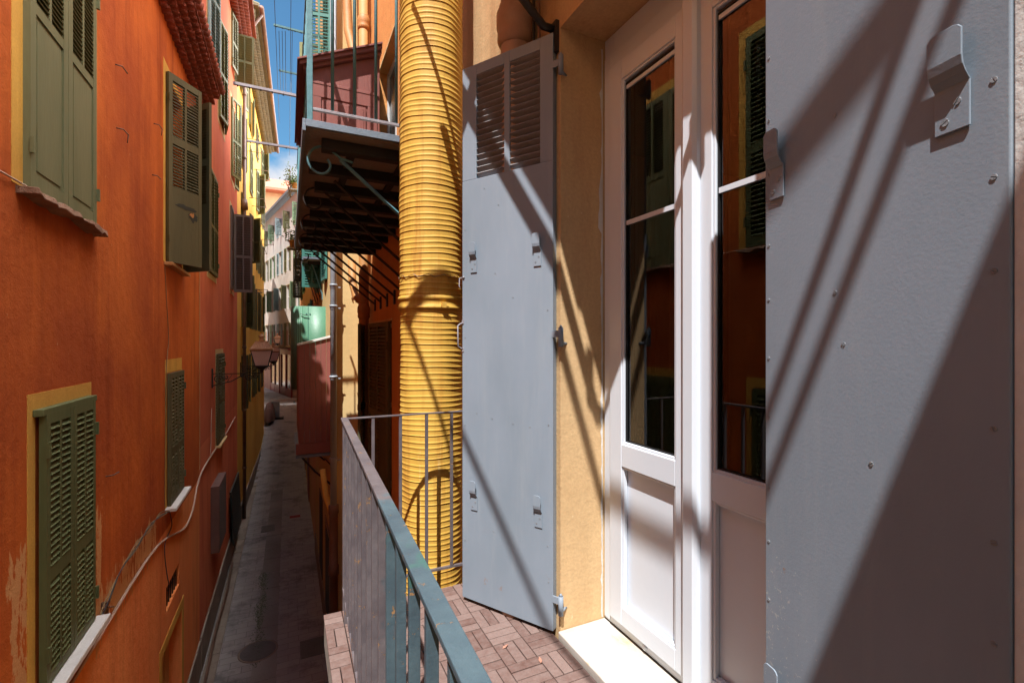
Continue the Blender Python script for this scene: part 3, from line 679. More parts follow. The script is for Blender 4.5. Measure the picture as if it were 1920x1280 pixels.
# dark room behind the door
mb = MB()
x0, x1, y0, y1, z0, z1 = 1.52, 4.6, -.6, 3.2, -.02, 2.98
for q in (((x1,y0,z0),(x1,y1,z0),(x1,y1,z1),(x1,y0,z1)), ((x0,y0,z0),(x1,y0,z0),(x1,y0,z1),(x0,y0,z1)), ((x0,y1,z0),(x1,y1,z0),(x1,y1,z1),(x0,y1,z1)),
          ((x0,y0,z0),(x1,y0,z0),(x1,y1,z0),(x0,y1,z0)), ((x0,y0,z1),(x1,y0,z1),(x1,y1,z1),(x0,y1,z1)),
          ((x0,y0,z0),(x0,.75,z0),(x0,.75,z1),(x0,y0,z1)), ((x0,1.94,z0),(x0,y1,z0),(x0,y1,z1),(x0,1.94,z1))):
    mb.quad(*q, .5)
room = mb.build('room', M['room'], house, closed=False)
mb = MB()     # curtains hanging inside
for (a, b) in ((1.66, 1.90), (.80, 1.0)):
    pts = []; n = 40
    for i in range(n+1):
        yy = a+(b-a)*i/n; pts.append((1.66+.022*math.sin(i*1.3)+.01*math.sin(i*.5), yy))
    for i in range(n): mb.quad((pts[i][0], pts[i][1], .03), (pts[i+1][0], pts[i+1][1], .03), (pts[i+1][0], pts[i+1][1], 2.75), (pts[i][0], pts[i][1], 2.75), .5)
mb.build('curtain', M['curtain'], room, closed=False)
# french door: outer frame, two sashes, astragal (PVC profiles with stepped rebates)
XF = 1.405
def ring(mb, y0, y1, z0, z1, w, xa, xb, wb=None, wt=None):
    wb = wb or w; wt = wt or w
    mb.box(xa, xb, y0, y0+w, z0, z1, .5); mb.box(xa, xb, y1-w, y1, z0, z1, .5)
    mb.box(xa+.0005, xb, y0+w, y1-w, z0, z0+wb, .5); mb.box(xa+.0005, xb, y0+w, y1-w, z1-wt, z1, .5)
mb = MB(); ring(mb, .752, 1.938, .032, 2.888, .075, XF+.02, XF+.09, wb=.05, wt=.19); ring(mb, .765, 1.925, .05, 2.784, .047, XF+.008, XF+.0195, wt=.08)
door = mb.build('french_door', M['pvc'], house, bevel=.003)
YC = 1.345
for (a, b) in ((YC+.003, 1.862), (.828, YC-.003)):
    mb = MB()
    z0, z1 = .085, 2.705; w = .088
    ring(mb, a, b, z0, z1, w, XF-.008, XF+.05, wb=.085, wt=.09)
    mb.box(XF-.0075, XF+.049, a+w, b-w, .82, .925, .5)      # lock rail
    ring(mb, a+w-.001, b-w+.001, .924, z1-.089, .012, XF-.002, XF+.02)
    ring(mb, a+w-.001, b-w+.001, z0+.084, .821, .012, XF-.002, XF+.02)
    s = mb.build('sash', M['pvc'], door, bevel=.0035)
    mb = MB(); mb.box(XF+.022, XF+.034, a+w-.005, b-w+.005, z0+.08, .825, .5); mb.build('panel', M['pvc'], door)
    mb = MB(); g0, g1 = a+w+.010, b-w-.010
    ring(mb, g0, g1, .935, z1-.11, .006, XF+.008, XF+.019); mb.build('gasket', M['gasket'], door)
    mb = MB()
    for gx in (XF+.018, XF+.038): mb.quad((gx, g0, .93), (gx, g0, z1-.105), (gx, g1, z1-.105), (gx, g1, .93), .5)
    mb.build('pane', M['glass'], door, closed=False)
    mb = MB(); mb.box(XF+.009, XF+.0165, g0, g1, 1.937, 1.957, .5); mb.build('glazing_bar', M['pvc'], door)
    mb = MB(); mb.box(XF+.009, XF+.0165, g0, g1, 2.565, 2.582, .5); mb.build('glazing_bar', M['pvc'], door)
mb = MB(); mb.prism([(XF-.035, YC-.022), (XF-.035, YC+.022), (XF-.024, YC+.036), (XF-.0085, YC+.04), (XF-.0085, YC-.04), (XF-.024, YC-.036)], .085, 2.72, 'z', .5)
mb.build('astragal', M['pvc'], door, bevel=.002)
mb = MB(); rr_ = random.Random(3); prev = None
for k in range(90):
    z = .035+k*.0316; ww = .006+abs(rr_.gauss(0, .004))+(.022*max(0, math.sin(k*.11-4.6)) if 60 < k < 88 else 0)
    cur = (z, ww)
    if prev: mb.add([(XF+.008, 1.9385, prev[0]), (XF+.008-prev[1], 1.9385, prev[0]), (XF+.008-cur[1], 1.9385, cur[0]), (XF+.008, 1.9385, cur[0])], [(0, 1, 2, 3)], .5)
    prev = cur
mb.build('filler_bead', M['white_trim'], door, closed=False)
mb = MB(); mb.tube([(XF+.02, 1.63, .064), (XF+.002, 1.63, .064)], .014, 12); mb.build('drain_cap', M['pvc'], door)
# marble threshold
mb = MB(); mb.box(1.155, 1.424, .752, 1.938, -.02, .031, .5)
def marble():
    t = NT('stained_marble')
    col = t.mix(t.ramp(t.noise(4, 5, .6), .4, .6), (.52, .50, .46), (.44, .40, .34))
    st = t.ramp(t.noise(6, 7, .7, (1, .6, 1), (2, 1, 1)), .56, .66, 0, .8)
    col = t.mix(st, col, (.55, .36, .16)); t.bump(t.noise(40, 4, .6), .0012); return t.out(col, .5, .4)
mb.build('threshold', marble(), house, bevel=.006)

# grey sheet-metal shutters, each a part with louvres, hooks, hinges
def hook_pts(): return [(0.0, 0), (0.0, .072), (.018, .090), (.018, .158)]
def add_hook(A, x, z, parent, s=1.0):
    """bent flat-bar hook: lower plate screwed to the board, upper plate standing off; local y is away from the board"""
    T = A @ Matrix.Translation((x, 0, z))
    mb = MB(T); w = .021*s; t = .0035
    prof = [(0.0012, 0), (0.0012, .072), (.010, .083), (.016, .094), (.0185, .108), (.0185, .150)]
    vs = []; fs = []
    for i, (y, zz) in enumerate(prof):
        for (xx, yy) in ((-w, y), (w, y), (w, y+t), (-w, y+t)): vs.append((xx, yy, zz))
    n = len(prof)
    for (zz, ww) in ((.156, .8), (.159, .5)):
        for (xx, yy) in ((-w*ww, .0185), (w*ww, .0185), (w*ww, .0185+t), (-w*ww, .0185+t)): vs.append((xx, yy, zz))
        n += 1
    for i in range(n-1):
        for k in range(4): fs.append((i*4+k, i*4+(k+1) % 4, i*4+4+(k+1) % 4, i*4+4+k))
    fs += [(3, 2, 1, 0), (4*n-4, 4*n-3, 4*n-2, 4*n-1)]
    mb.add(vs, fs, .5)
    h = mb.build('hook', M['shutter'], parent, bevel=.0012)
    return h
SCR = [None, None]
def screw(mb, x, z, y=0.0, r=.006):
    M0 = mb.M; mb = MB(M0)
    a = random.uniform(0, 3.14)
    n = 10; top = y+.0013
    T = Matrix.Translation((x, 0, z)) @ Matrix.Rotation(a, 4, 'Y')
    for sgn in (1, -1):
        pts = [(r*math.cos(g), sgn*(.0009+abs(math.sin(g))*(r-.0009))) for g in [math.pi*i/8 for i in range(9)]]
        vs = [T @ Vector((p[0], y-.0005, p[1])) for p in pts]+[T @ Vector((p[0]*.9, top, p[1]*.97)) for p in pts]
        m = len(pts); fs = [tuple(range(m)), tuple(range(m, 2*m))]+[(i, (i+1) % m, m+(i+1) % m, m+i) for i in range(m)]
        mb.add(vs, fs, .5)
    mb.build('screw', M['screw_paint'], SCR[0])
def hinge(A, x, z, parent, wallside=1):
    mb = MB(A @ Matrix.Translation((x, 0, z)))
    mb.box(-.004*wallside, .035*wallside, -.006, .001, .0, .032); mb.tube([(.045*wallside, .004, -.045), (.045*wallside, .004, .045)], .012, 12)
    mb.tube([(.045*wallside, .004, .045), (.045*wallside, .004, .056)], [.009, .004], 10)
    mb.tube([(.045*wallside, .004, -.03), (.045*wallside, -.05, -.03)], .007, 8)
    mb.build('hinge', M['shutter'], parent)
def metal_shutter(P0, P1, side, label):
    """P0 free bottom corner, P1 hinge bottom corner; local x from free to hinge edge, y towards the camera side"""
    P0 = Vector((*P0, 0)); P1 = Vector((*P1, 0)); ex = (P1-P0).normalized(); w = (P1-P0).length
    nrm = Vector((-ex.y, ex.x, 0));
    if nrm.dot(-P0) < 0: nrm = -nrm
    A = frame(P0, ex=ex, ey=nrm); zb, zt = .022, 2.87; t = .038
    lz0, lz1 = 2.262, 2.812; c0, c1, c2, c3 = w*.17, w*.492, w*.552, w*.872
    mb = MB(A)
    mb.box(0, w, -t, 0, zb, lz0, .5)                       # lower sheet-covered board
    mb.box(0, c0, -t, -.001, lz0, zt, .5); mb.box(c1, c2, -t, -.001, lz0, zt, .5); mb.box(c3, w, -t, -.001, lz0, zt, .5)
    mb.box(c0, c1, -t, -.0015, lz1, zt, .5); mb.box(c2, c3, -t, -.0015, lz1, zt, .5)
    sh = mb.build('shutter', M['shutter'], house, bevel=.0025, label=label)
    mb = MB(A); n = 17
    for (a, b) in ((c0, c1), (c2, c3)):
        for i in range(n):
            zc = lz0+(i+.5)*(lz1-lz0)/n
            T = Matrix.Translation((0, -t/2, zc)) @ Matrix.Rotation(math.radians(42), 4, 'X')
            mb.box(a-.004, b+.004, -.020, .020, -.003, .003, .5, T)
    mb.build('louvres', M['louvre'], sh)
    return A, w, sh
M['screw_paint'] = paint('painted_screw', (0.24, 0.27, 0.31), (0.2, 0.2, 0.2), .4)
M['louvre'] = paint('grey_louvre_paint', (0.27, 0.27, 0.28), (0.2, 0.19, 0.19), .5)
# left leaf
A, w, sh = metal_shutter((.853, 2.438), (1.139, 1.959), 0, 'narrow grey metal shutter leaf with louvres on top, standing open beside the yellow duct')
for (x, z) in ((w*.145, 1.765), (w*.85, 1.765), (w*.15, .505), (w*.86, .50)): add_hook(A, x, z, sh)
mb = MB(A); SCR[0] = sh
for (x, z) in ((w*.145, 1.765), (w*.85, 1.765), (w*.15, .505), (w*.86, .50)):
    screw(mb, x-.009, z+.02, .0047, .0045); screw(mb, x+.009, z+.045, .0047, .0045)
for (x, z) in ((.02, 2.0), (.02, 1.42), (.02, .95), (.02, .33), (.10, 1.02), (.20, 1.0), (.33, .985), (.43, .98), (.53, 2.1), (.53, 1.55), (.535, 1.0), (.53, .42), (.535, .25), (.24, 2.1), (.22, 1.75), (.21, .42), (.33, .35), (.15, 2.2), (.33, 1.62)):
    screw(mb, x, z, .0, .0035)
mb = MB(A); mb.tube([(.005, .0, 1.50), (-.003, .012, 1.495), (-.004, .032, 1.485), (-.004, .032, 1.375), (-.003, .012, 1.365), (.005, 0, 1.36)], .004, 8)
mb.box(-.001, .012, 0, .003, 1.495, 1.515); mb.box(-.001, .012, 0, .003, 1.345, 1.365); mb.build('handle', M['pale_iron'], sh)
mb = MB(A); mb.tube([(.004, .002, 1.745), (-.01, .01, 1.742), (-.012, .012, 1.70), (-.005, .01, 1.685)], .003, 6); mb.tube([(.012, 0, 1.745), (.012, .006, 1.745)], .006, 8); mb.build('catch', M['pale_iron'], sh)
for z in (.16, 1.42, 2.70): hinge(A, w, z, sh)
# right leaf, close to the camera
A2, w2, sh2 = metal_shutter((.9484, .314), (1.048, .780), 1, 'wide grey metal shutter leaf standing open right beside the camera')
h1 = w2-.0334-.006; h2 = w2-.0334-.370
for (x, z, s) in ((h1, 1.762, 1), (h2, 1.762, 1.2), (h1, .51, 1)): add_hook(A2, x, z-.027, sh2, s)
mb = MB(A2); SCR[0] = sh2
for (x, z) in ((h1, 1.762), (h2, 1.762), (h1, .51)):
    screw(mb, x-.008, z+.018, .0047, .006); screw(mb, x+.009, z-.009, .0047, .006)
for z in (2.08, 1.93, 1.80, 1.63, 1.50, 1.36, 1.22, 1.05, .92, .78): screw(mb, w2-.012, z, 0, .0034)
for z in (2.1, 1.79, 1.645, 1.505, 1.27, 1.1, .95): screw(mb, .020, z, 0, .0045)
for (x, z) in ((w2*.60, 1.86), (w2*.60, 1.50), (w2*.56, 1.395), (w2*.44, 1.17)): screw(mb, x, z, 0, .0042)
mb = MB(A2)
mb.box(-.016, -.001, -.034, -.004, .03, 2.86, .5); mb.build('edge_strip', M['white_trim'], sh2, bevel=.002)  # white strip stands in for the highlight along the free edge
mb = MB(A2); mb.tube([(.0, -.05, 1.455), (-.06, -.05, 1.455)], .006, 8); mb.build('pin', M['iron'], sh2)

# neighbouring shuttered windows in the same facade
def simple_sh(parent, Fm, s0, s1, z0, z1, mat, an=(0, 0), **kw):
    return window(parent, Fm, s0, s1, z0, z1, None, mat, an, **kw)
simple_sh(house, FR, 6.0, 7.9, -.62, 1.66, M['olive_sh'], (6, 14), pitch=.045, sw=.09)
window(house, FR, 5.7, 6.9, 2.86, 5.2, None, M['teal_sh'], (None, 12), pitch=.05)

# ------------------------------------------------------------------ our balcony
balc = thing('balcony', 'narrow balcony with worn mauve and teal iron railing along the facade', 'balcony', (.165, 1.2, -.12))
mb = MB(); mb.box(.168, 1.168, .03, 2.62, -.16, -.028, .5); mb.build('slab', M['concrete'], balc, bevel=.004)
def rx(y): return .187+.014+(y-.527)*.0314          # rail centre line
mb = MB()
y0, y1 = .05, 2.645; w = .017
mb.add([(rx(y0)-w, y0, .988), (rx(y0)+w, y0, .988), (rx(y1)+w, y1, .988), (rx(y1)-w, y1, .988), (rx(y0)-w, y0, 1.0), (rx(y0)+w, y0, 1.0), (rx(y1)+w, y1, 1.0), (rx(y1)-w, y1, 1.0)],
       [(0,3,2,1),(4,5,6,7),(0,1,5,4),(1,2,6,5),(2,3,7,6),(3,0,4,7)], .5)
mb.build('handrail', M['rail'], balc, bevel=.002)
mb = MB(); mb.box(rx(y0)+w+.001, 1.165, .052, .072, .990, .998, .5); mb.build('end_handrail', M['rail'], balc, bevel=.0015)
for i in range(7):
    mb = MB(); x = rx(.06)+.147*i; mb.box(x-.008, x+.008, .054, .070, -.03, .99, .5); mb.build('baluster', M['rail'], balc)
mb = MB(); mb.box(rx(y1)+w+.001, 1.165, 2.622, 2.642, .990, .998, .5); mb.build('end_handrail', M['rail'], balc, bevel=.0015)
mb = MB(); mb.add([(rx(y0)-.009, y0, .095), (rx(y0)+.009, y0, .095), (rx(y1)+.009, y1, .095), (rx(y1)-.009, y1, .095), (rx(y0)-.009, y0, .107), (rx(y0)+.009, y0, .107), (rx(y1)+.009, y1, .107), (rx(y1)-.009, y1, .107)],
       [(0,3,2,1),(4,5,6,7),(0,1,5,4),(1,2,6,5),(2,3,7,6),(3,0,4,7)], .5); mb.box(rx(y1)+.0095, 1.165, 2.624, 2.640, .096, .108, .5); mb.build('bottom_rail', M['rail'], balc)
k = 0; y = 2.625-.135
while y > .1:
    mb = MB(); x = rx(y); q = .0105
    mb.box(x-q, x+q, y-.007, y+.007, .107 if k % 7 else -.03, .988, .5); mb.build('baluster', M['rail'], balc, bevel=.0015)
    y -= .1345; k += 1
for i in range(7):
    x = rx(2.63)+.0+.147*i
    mb = MB(); mb.box(x-.008, x+.008, 2.624, 2.640, .108 if i else -.03, .99, .5); mb.build('baluster', M['rail'], balc, bevel=.0015)
for yy in (.1, 2.3):
    mb = MB(); mb.box(.175, 1.15, yy, yy+.06, -.42, -.16); mb.build('bracket', M['dark_wood'], balc)
# deck tiles: 30 cm squares of 4 x 3 slats
GR = 'interlocking deck tiles on the balcony floor'
def cell(mb, x0, x1, y0, y1, along_x, cell_x0, cell_y0):
    for i in range(3):
        if along_x:
            a, b = cell_y0+i*.05+.0022, cell_y0+(i+1)*.05-.0022
            X0, X1 = max(x0, cell_x0+.0022), min(x1, cell_x0+.15-.0022)
            if X1-X0 > .012 and b <= 2.62: mb.box(X0, X1, a, b, -.018, random.uniform(-.0015, .0012))
        else:
            a, b = cell_x0+i*.05+.0022, cell_x0+(i+1)*.05-.0022
            a = max(a, x0); b = min(b, x1)
            Y0, Y1 = cell_y0+.0022, min(2.615, cell_y0+.15-.0022)
            if b-a > .012 and Y1-Y0 > .012: mb.box(a, b, Y0, Y1, -.018, random.uniform(-.0015, .0012))
rows = 9; nt = 0
for ty in range(rows):
    for tx in range(4):
        X1 = 1.153-.3*tx; X0 = X1-.3; Y1 = 2.615-.3*ty; Y0 = max(Y1-.3, .04)
        mb = MB()
        for cx in (0, 1):
            for cy in (0, 1):
                cx0 = X0+.15*cx; cy0 = Y0+.15*cy
                par = (round((1.153-cx0)/.15)+round((2.615-cy0)/.15)) % 2 == 0
                cell(mb, .165, 1.153, Y0, Y1, par, cx0, cy0)
        if not mb.v: continue
        xa = max(X0, .166)
        base = thing('deck_tile', 'reddish wooden slat deck tile laid on the balcony floor', 'deck tile', ((xa+X1)/2, (Y0+Y1)/2, -.028), group=GR)
        mb.build('slats', M['deck'], base, bevel=.0018)
        b2 = MB(); b2.box(xa+.002, X1-.002, Y0+.002, Y1-.002, -.027, -.0185, .5); b2.build('backing', M['gasket'], base)
        nt += 1
for (x, y, rz, lab) in ((.90, 1.98, .4, 'small dry leaf lying on the deck nearer the yellow duct'), (1.0, 1.83, 1.3, 'small dry leaf lying on the deck nearer the door threshold')):
    mb = MB(Matrix.Translation((x, y, .003)) @ Matrix.Rotation(rz, 4, 'Z'))
    mb.add([(-.018, 0, 0), (-.006, .007, .003), (.008, .006, .001), (.02, 0, .004), (.008, -.006, .005), (-.006, -.007, .002)], [(0, 1, 2, 3, 4, 5)], .5)
    tag(mb.build('dry_leaf', M['dry_leaf'], closed=False), lab, 'leaf', 'dry leaves on the deck')

# ------------------------------------------------------------------ big yellow ribbed duct
DC = (.839, 3.0, 0); DR = .198
duct = thing('ventilation_duct', 'big ribbed sheet metal duct painted golden yellow rising beside the balcony', 'duct', (DC[0], DC[1], ZS))
prof = [(DR, ZS)]; z = ZS+.2; seam = .139
while z < 6.0:
    # one wound strip: thin seam lip, then three rounded ribs on flat sheet
    prof += [(DR, z+.002), (DR, z+.005), (DR+.0035, z+.006), (DR+.0038, z+.0085), (DR, z+.010), (DR, z+.013)]
    for c in (.040, .072, .104):
        for (dz, dr) in ((-.011, 0), (-.008, 0), (-.004, .0022), (0, .0034), (.004, .0022), (.008, 0), (.011, 0)): prof.append((DR+dr, z+c+dz))
    z += seam
prof.append((DR, z)); prof = [(r, zz) for (r, zz) in prof if not 1.600 < zz < 1.69]
mb = MB(); mb.lathe(prof, (DC[0], DC[1], 0), 72)
for v_ in mb.v:      # slightly dented, uneven sheet
    dx, dy = v_.x-DC[0], v_.y-DC[1]; g = math.atan2(dy, dx); r_ = math.hypot(dx, dy)
    if r_ < .01: continue
    k_ = 1+(.0035*math.sin(3*g+v_.z*2.1)+.003*math.sin(5*g-v_.z*3.7+1)+.0025*math.sin(9*g+v_.z*11.3)+.002*math.sin(2*g+v_.z*23))/r_*.55
    v_.x = DC[0]+dx*k_; v_.y = DC[1]+dy*k_; v_.z += .0022*math.sin(2*g+v_.z*5)+.0016*math.sin(4*g-v_.z*9)
mb.build('duct_body', M['duct'], duct)
mb = MB(); mb.lathe([(DR, 1.595), (DR+.012, 1.60), (DR+.014, 1.615), (DR+.007, 1.62), (DR+.007, 1.655), (DR+.014, 1.66), (DR+.012, 1.68), (DR, 1.685)], (DC[0], DC[1], 0), 72)
g = math.radians(-85); cx, cy = DC[0]+(DR+.014)*math.cos(g), DC[1]+(DR+.014)*math.sin(g)
mb.box(cx-.014, cx+.014, cy-.012, cy+.01, 1.605, 1.64); mb.tube([(cx-.02, cy-.008, 1.622), (cx+.03, cy-.008, 1.612)], .004, 6); mb.build('joint_band', M['duct'], duct)
mb = MB()
pts = []
for i in range(25):
    g = math.radians(-200+i*9); pts.append((DC[0]+(DR+.008)*math.cos(g), DC[1]+(DR+.008)*math.sin(g), 1.80+.01*math.sin(i*2.1)))
mb.tube(pts, .002, 5); mb.build('binding_wire', M['rust_pipe'], duct)

# ------------------------------------------------------------------ pipes on the right
def clay_pipe(name, label, x, y, r, z0, z1, joints, mat):
    p = thing(name, label, 'drainpipe', (x, y, z0))
    mb = MB(); mb.lathe([(r, z0), (r, z1)], (x, y, 0), 28); mb.build('pipe', mat, p)
    for z in joints:
        mb = MB(); mb.lathe([(r, z), (r*1.10, z-.012+.02), (r*1.22, z+.03), (r*1.22, z+.06), (r*1.16, z+.07), (r*1.28, z+.10), (r*1.28, z+.17), (r*1.20, z+.185), (r*1.1, z+.20), (r*1.10, z+.212), (r, z+.23)], (x, y, 0), 28)
        mb.build('collar', mat, p)
    return p
clay_pipe('clay_pipe', 'fat tan clay drainpipe with ringed collar behind the top of the narrow grey shutter', 1.075, 2.235, .078, -.02, 5.6, [2.93, 4.9], M['tan_pipe'])
cp = clay_pipe('terracotta_drainpipe', 'orange terracotta drainpipe with rounded joints on the shaded neighbouring wall', 1.06, 7.62, .075, ZS, 8, [-1.0, .25, 1.75, 4.2, 6.2], M['terracotta'])
mb = MB(); mb.tube([(1.06, 7.62, 1.98), (.97, 7.8, 2.1), (.93, 7.95, 2.35), (.93, 8.0, 2.7)], .06, 14); mb.build('elbow', M['terracotta'], cp)
mb = MB(); mb.tube([(1.05, 7.6, 5.6), (.95, 7.85, 5.9), (.88, 8.05, 6.4), (.86, 8.15, 7.2), (.86, 8.2, 9)], .07, 14); mb.build('branch', M['terracotta'], cp)
gp = thing('grey_drainpipe', 'straight grey zinc drainpipe at the corner beside the red brown screen', 'drainpipe', (.69, 8.47, ZS))
mb = MB(); mb.lathe([(.052, -1.35), (.052, 9)], (.69, 8.47, 0), 20); mb.build('pipe', M['grey_pipe'], gp)
for z in (2.28, 1.93, .75, -.62):
    mb = MB(); mb.lathe([(.052, z), (.060, z+.01), (.060, z+.05), (.066, z+.055), (.066, z+.075), (.052, z+.08)], (.69, 8.47, 0), 20); mb.box(.74, .80, 8.465, 8.475, z+.02, z+.04); mb.build('clamp', M['grey_pipe'], gp)
mb = MB(); mb.lathe([(.05, ZS), (.07, ZS+.02), (.07, -2.5), (.085, -2.5), (.085, -2.35), (.07, -2.34), (.07, -1.5), (.082, -1.46), (.082, -1.34), (.05, -1.33)], (.69, 8.47, 0), 20); mb.build('cast_foot', M['rust_pipe'], gp)

# ------------------------------------------------------------------ pale yellow house stepping forward, and one beyond
XG = .75
houseG = thing('pale_yellow_house', 'pale yellow house stepping forward into the street behind the grey drainpipe', 'house', (XG, 8.6, ZS))
FG = frame((XG, 0, 0), ex=(0, 1, 0), ey=(-1, 0, 0))
opG = [(10.6, 11.6, 2.7, 4.7), (12.6, 13.5, 2.7, 4.7), (9.4, 10.3, 6.4, 8.6), (12.4, 13.4, 6.4, 8.6), (11.4, 12.4, -.6, 1.4)]
mb = MB(FG); wall_sheet(mb, 8.6, 15.4, ZS, 12.5, opG); body(mb, 8.6, 15.4, ZS, 12.5, 6); mb.build('wall', M['pale_yellow'], houseG, closed=False)
window(houseG, FG, 9.4, 10.3, 6.4, 8.6, None, M['teal_sh'], (80, 170), pitch=.06)
window(houseG, FG, 12.4, 13.4, 6.4, 8.6, None, M['pale_green'], (75, 170), pitch=.06)
window(houseG, FG, 10.6, 11.6, 2.7, 4.7, None, M['teal_sh'], (6, 6), pitch=.06)
window(houseG, FG, 12.6, 13.5, 2.7, 4.7, None, M['teal_sh'], (100, 170), pitch=.06)
window(houseG, FG, 11.4, 12.4, -.6, 1.4, None, M['green_sh'], (0, 0), pitch=.06)
mb = MB(); mb.box(.99, 1.04, 8.5, 8.599, 2.30, 2.36, .5); mb.box(.985, 1.0, 8.56, 8.599, 2.15, 2.30); mb.build('vent_hood', M['ochre'], houseG)
mb = MB(); mb.tube([(.55, 9.0, -.85), (.6, 8.9, -1.3), (.74, 8.75, -1.75), (.78, 8.65, -1.9)], .05, 10); mb.build('elbow_pipe', M['yellow'], houseG)
mb = MB(); mb.box(.735, .749, 10.2, 11.1, ZS, -2.6, .5); mb.box(.735, .749, 12.2, 13.3, ZS, -2.4, .5); mb.build('street_door', M['dark_sh'], houseG)
mb = MB(); mb.box(.741, .749, 10.09, 10.2, ZS, -2.5, .5); mb.box(.741, .749, 11.1, 11.21, ZS, -2.5, .5); mb.box(.741, .749, 10.09, 11.21, -2.5, -2.4, .5); mb.build('door_surround', M['rust_pipe'], houseG)
mb = MB(); mb.box(.72, .749, 8.602, 15.3, ZS, ZS+.5); mb.build('plinth', M['stone'], houseG)
houseH = thing('far_ochre_house', 'lower ochre house with dark shutters farther up the right side', 'house', (XG, 15.4, ZS))
opH = [(17.5, 18.5, .6, 2.8), (21, 22, .6, 2.8), (25, 26, .6, 2.8), (29, 30, .6, 2.8), (17.5, 18.5, 3.8, 6), (21, 22, 3.8, 6), (25, 26, 3.8, 6), (29, 30, 3.8, 6)]
mb = MB(FG); wall_sheet(mb, 15.401, 36.5, ZS, 8, opH); body(mb, 15.401, 36.5, ZS, 8, 6); mb.build('wall', M['peach'], houseH, closed=False)
for i, (a, b, c, d) in enumerate(opH): window(houseH, FG, a, b, c, d, None, M['dark_sh'] if i % 2 else M['teal_sh'], (100 if i % 2 else 170, 170), pitch=.08)
mb = MB(FG); mb.box(15.5, 36.5, -.1, .35, 7.9, 8.05); mb.build('eave', M['slate'], houseH)
mb = MB(FG); mb.box(20, 21.6, .001, .03, ZS, -2.2); mb.box(24.5, 27, .001, .03, ZS, -1.6); mb.box(30, 32, .001, .03, ZS, -.7); mb.build('street_door', M['shop_red'], houseH)

# ------------------------------------------------------------------ red-brown plank screen and mint screen on the neighbour balconies
pl = thing('plank_screen', 'red brown vertical plank screen enclosing the end of a balcony', 'screen', (.42, 9.35, -.8))
YP = 9.3; L0 = onY(560, 648, YP); R0 = onY(618, 632, YP); B0 = onY(560, 832, YP)
mb = MB(); n = 6; xa, xb = L0.x, R0.x+.04
for i in range(n):
    a = xa+(xb-xa)*i/n; b = xa+(xb-xa)*(i+1)/n-.004
    za = L0.z+(R0.z-L0.z)*(a-xa)/(xb-xa); zb_ = L0.z+(R0.z-L0.z)*(b-xa)/(xb-xa)
    mb.prism([(a, B0.z), (b, B0.z), (b, zb_), (a, za)], YP, YP+.025, 'y')
mb.build('planks', M['redbrown'], pl, bevel=.002)
mb = MB(); mb.prism([(xa-.02, L0.z+.002), (xb, R0.z+.002), (xb, R0.z+.035), (xa-.02, L0.z+.035)], YP-.03, YP+.6, 'y', .5); mb.build('cap', M['white_trim'], pl)
mb = MB(); mb.box(xa-.045, xb, YP-.02, YP+.05, onY(560, 852, YP).z, B0.z-.001); mb.build('skirting_board', M['redbrown'], pl, bevel=.003)
mb = MB(); mb.box(xa, xa+.02, YP+.026, YP+2.2, B0.z, L0.z, .5); mb.build('side_boards', M['redbrown'], pl)
bs = thing('screened_balcony', 'thin dark balcony slab carrying the red brown plank screen', 'balcony', (.75, 10.3, -.9))
zb = onY(560, 853, YP).z
mb = MB(); mb.box(xa-.05, XG-.002, YP-.03, YP+2.4, zb-.05, zb-.001, .5); mb.build('slab', M['blue_edge'], bs)
for yy in (YP+.1, YP+2.2):
    mb = MB(); mb.tube([(XG, yy, zb-.65), (.45, yy, zb-.35), (xa+.05, yy, zb-.06)], .018, 8); mb.tube([(XG, yy, zb-.3), (XG-.14, yy, zb-.12)], .012, 8)
    mb.build('bracket', M['iron'], bs)
ms = thing('mint_screen', 'mint green curved sheet metal screen rising behind the plank screen', 'screen', (.4, 11.4, -.6))
YM = 11.2; a0 = onY(546, 573, YM); a1 = onY(622, 575, YM); a2 = onY(546, 731, YM)
mb = MB(); R = .22; pts = [(a1.x+.1, YM), (a0.x+R, YM)]
for i in range(1, 9):
    g = math.radians(90*i/8); pts.append((a0.x+R-R*math.sin(g), YM+R-R*math.cos(g)))
pts.append((a0.x, YM+1.8))
for i in range(len(pts)-1):
    p, q = pts[i], pts[i+1]
    nx, ny = (q[1]-p[1]), -(q[0]-p[0]); L_ = math.hypot(nx, ny); nx, ny = nx/L_*.012, ny/L_*.012
    mb.add([(p[0], p[1], a2.z), (q[0], q[1], a2.z), (q[0], q[1], a0.z), (p[0], p[1], a0.z), (p[0]+nx, p[1]+ny, a2.z), (q[0]+nx, q[1]+ny, a2.z), (q[0]+nx, q[1]+ny, a0.z), (p[0]+nx, p[1]+ny, a0.z)],
           [(0,1,2,3),(7,6,5,4),(0,4,5,1),(3,2,6,7),(0,3,7,4),(1,5,6,2)], .5, True)
mb.build('sheet', M['mint'], ms)
mb = MB(); mb.box(.39, .396, YM-.008, YM-.0005, a2.z, a0.z, .5)
for (x, z) in ((.36, 2.0), (.43, 2.0), (.30, .5), (.40, .45), (.12, .1), (.35, 1.2)): mb.box(x-.012, x+.012, YM-.01, YM-.0005, z-.012, z+.012)
mb.build('seam', M['teal_sh'], ms)
mb = MB(); mb.tube([(.24, YM-.02, a0.z-.17), (.30, YM-.03, a0.z-.19), (.40, YM-.03, a0.z-.20)], .006, 5); mb.build('catch', M['iron'], ms)

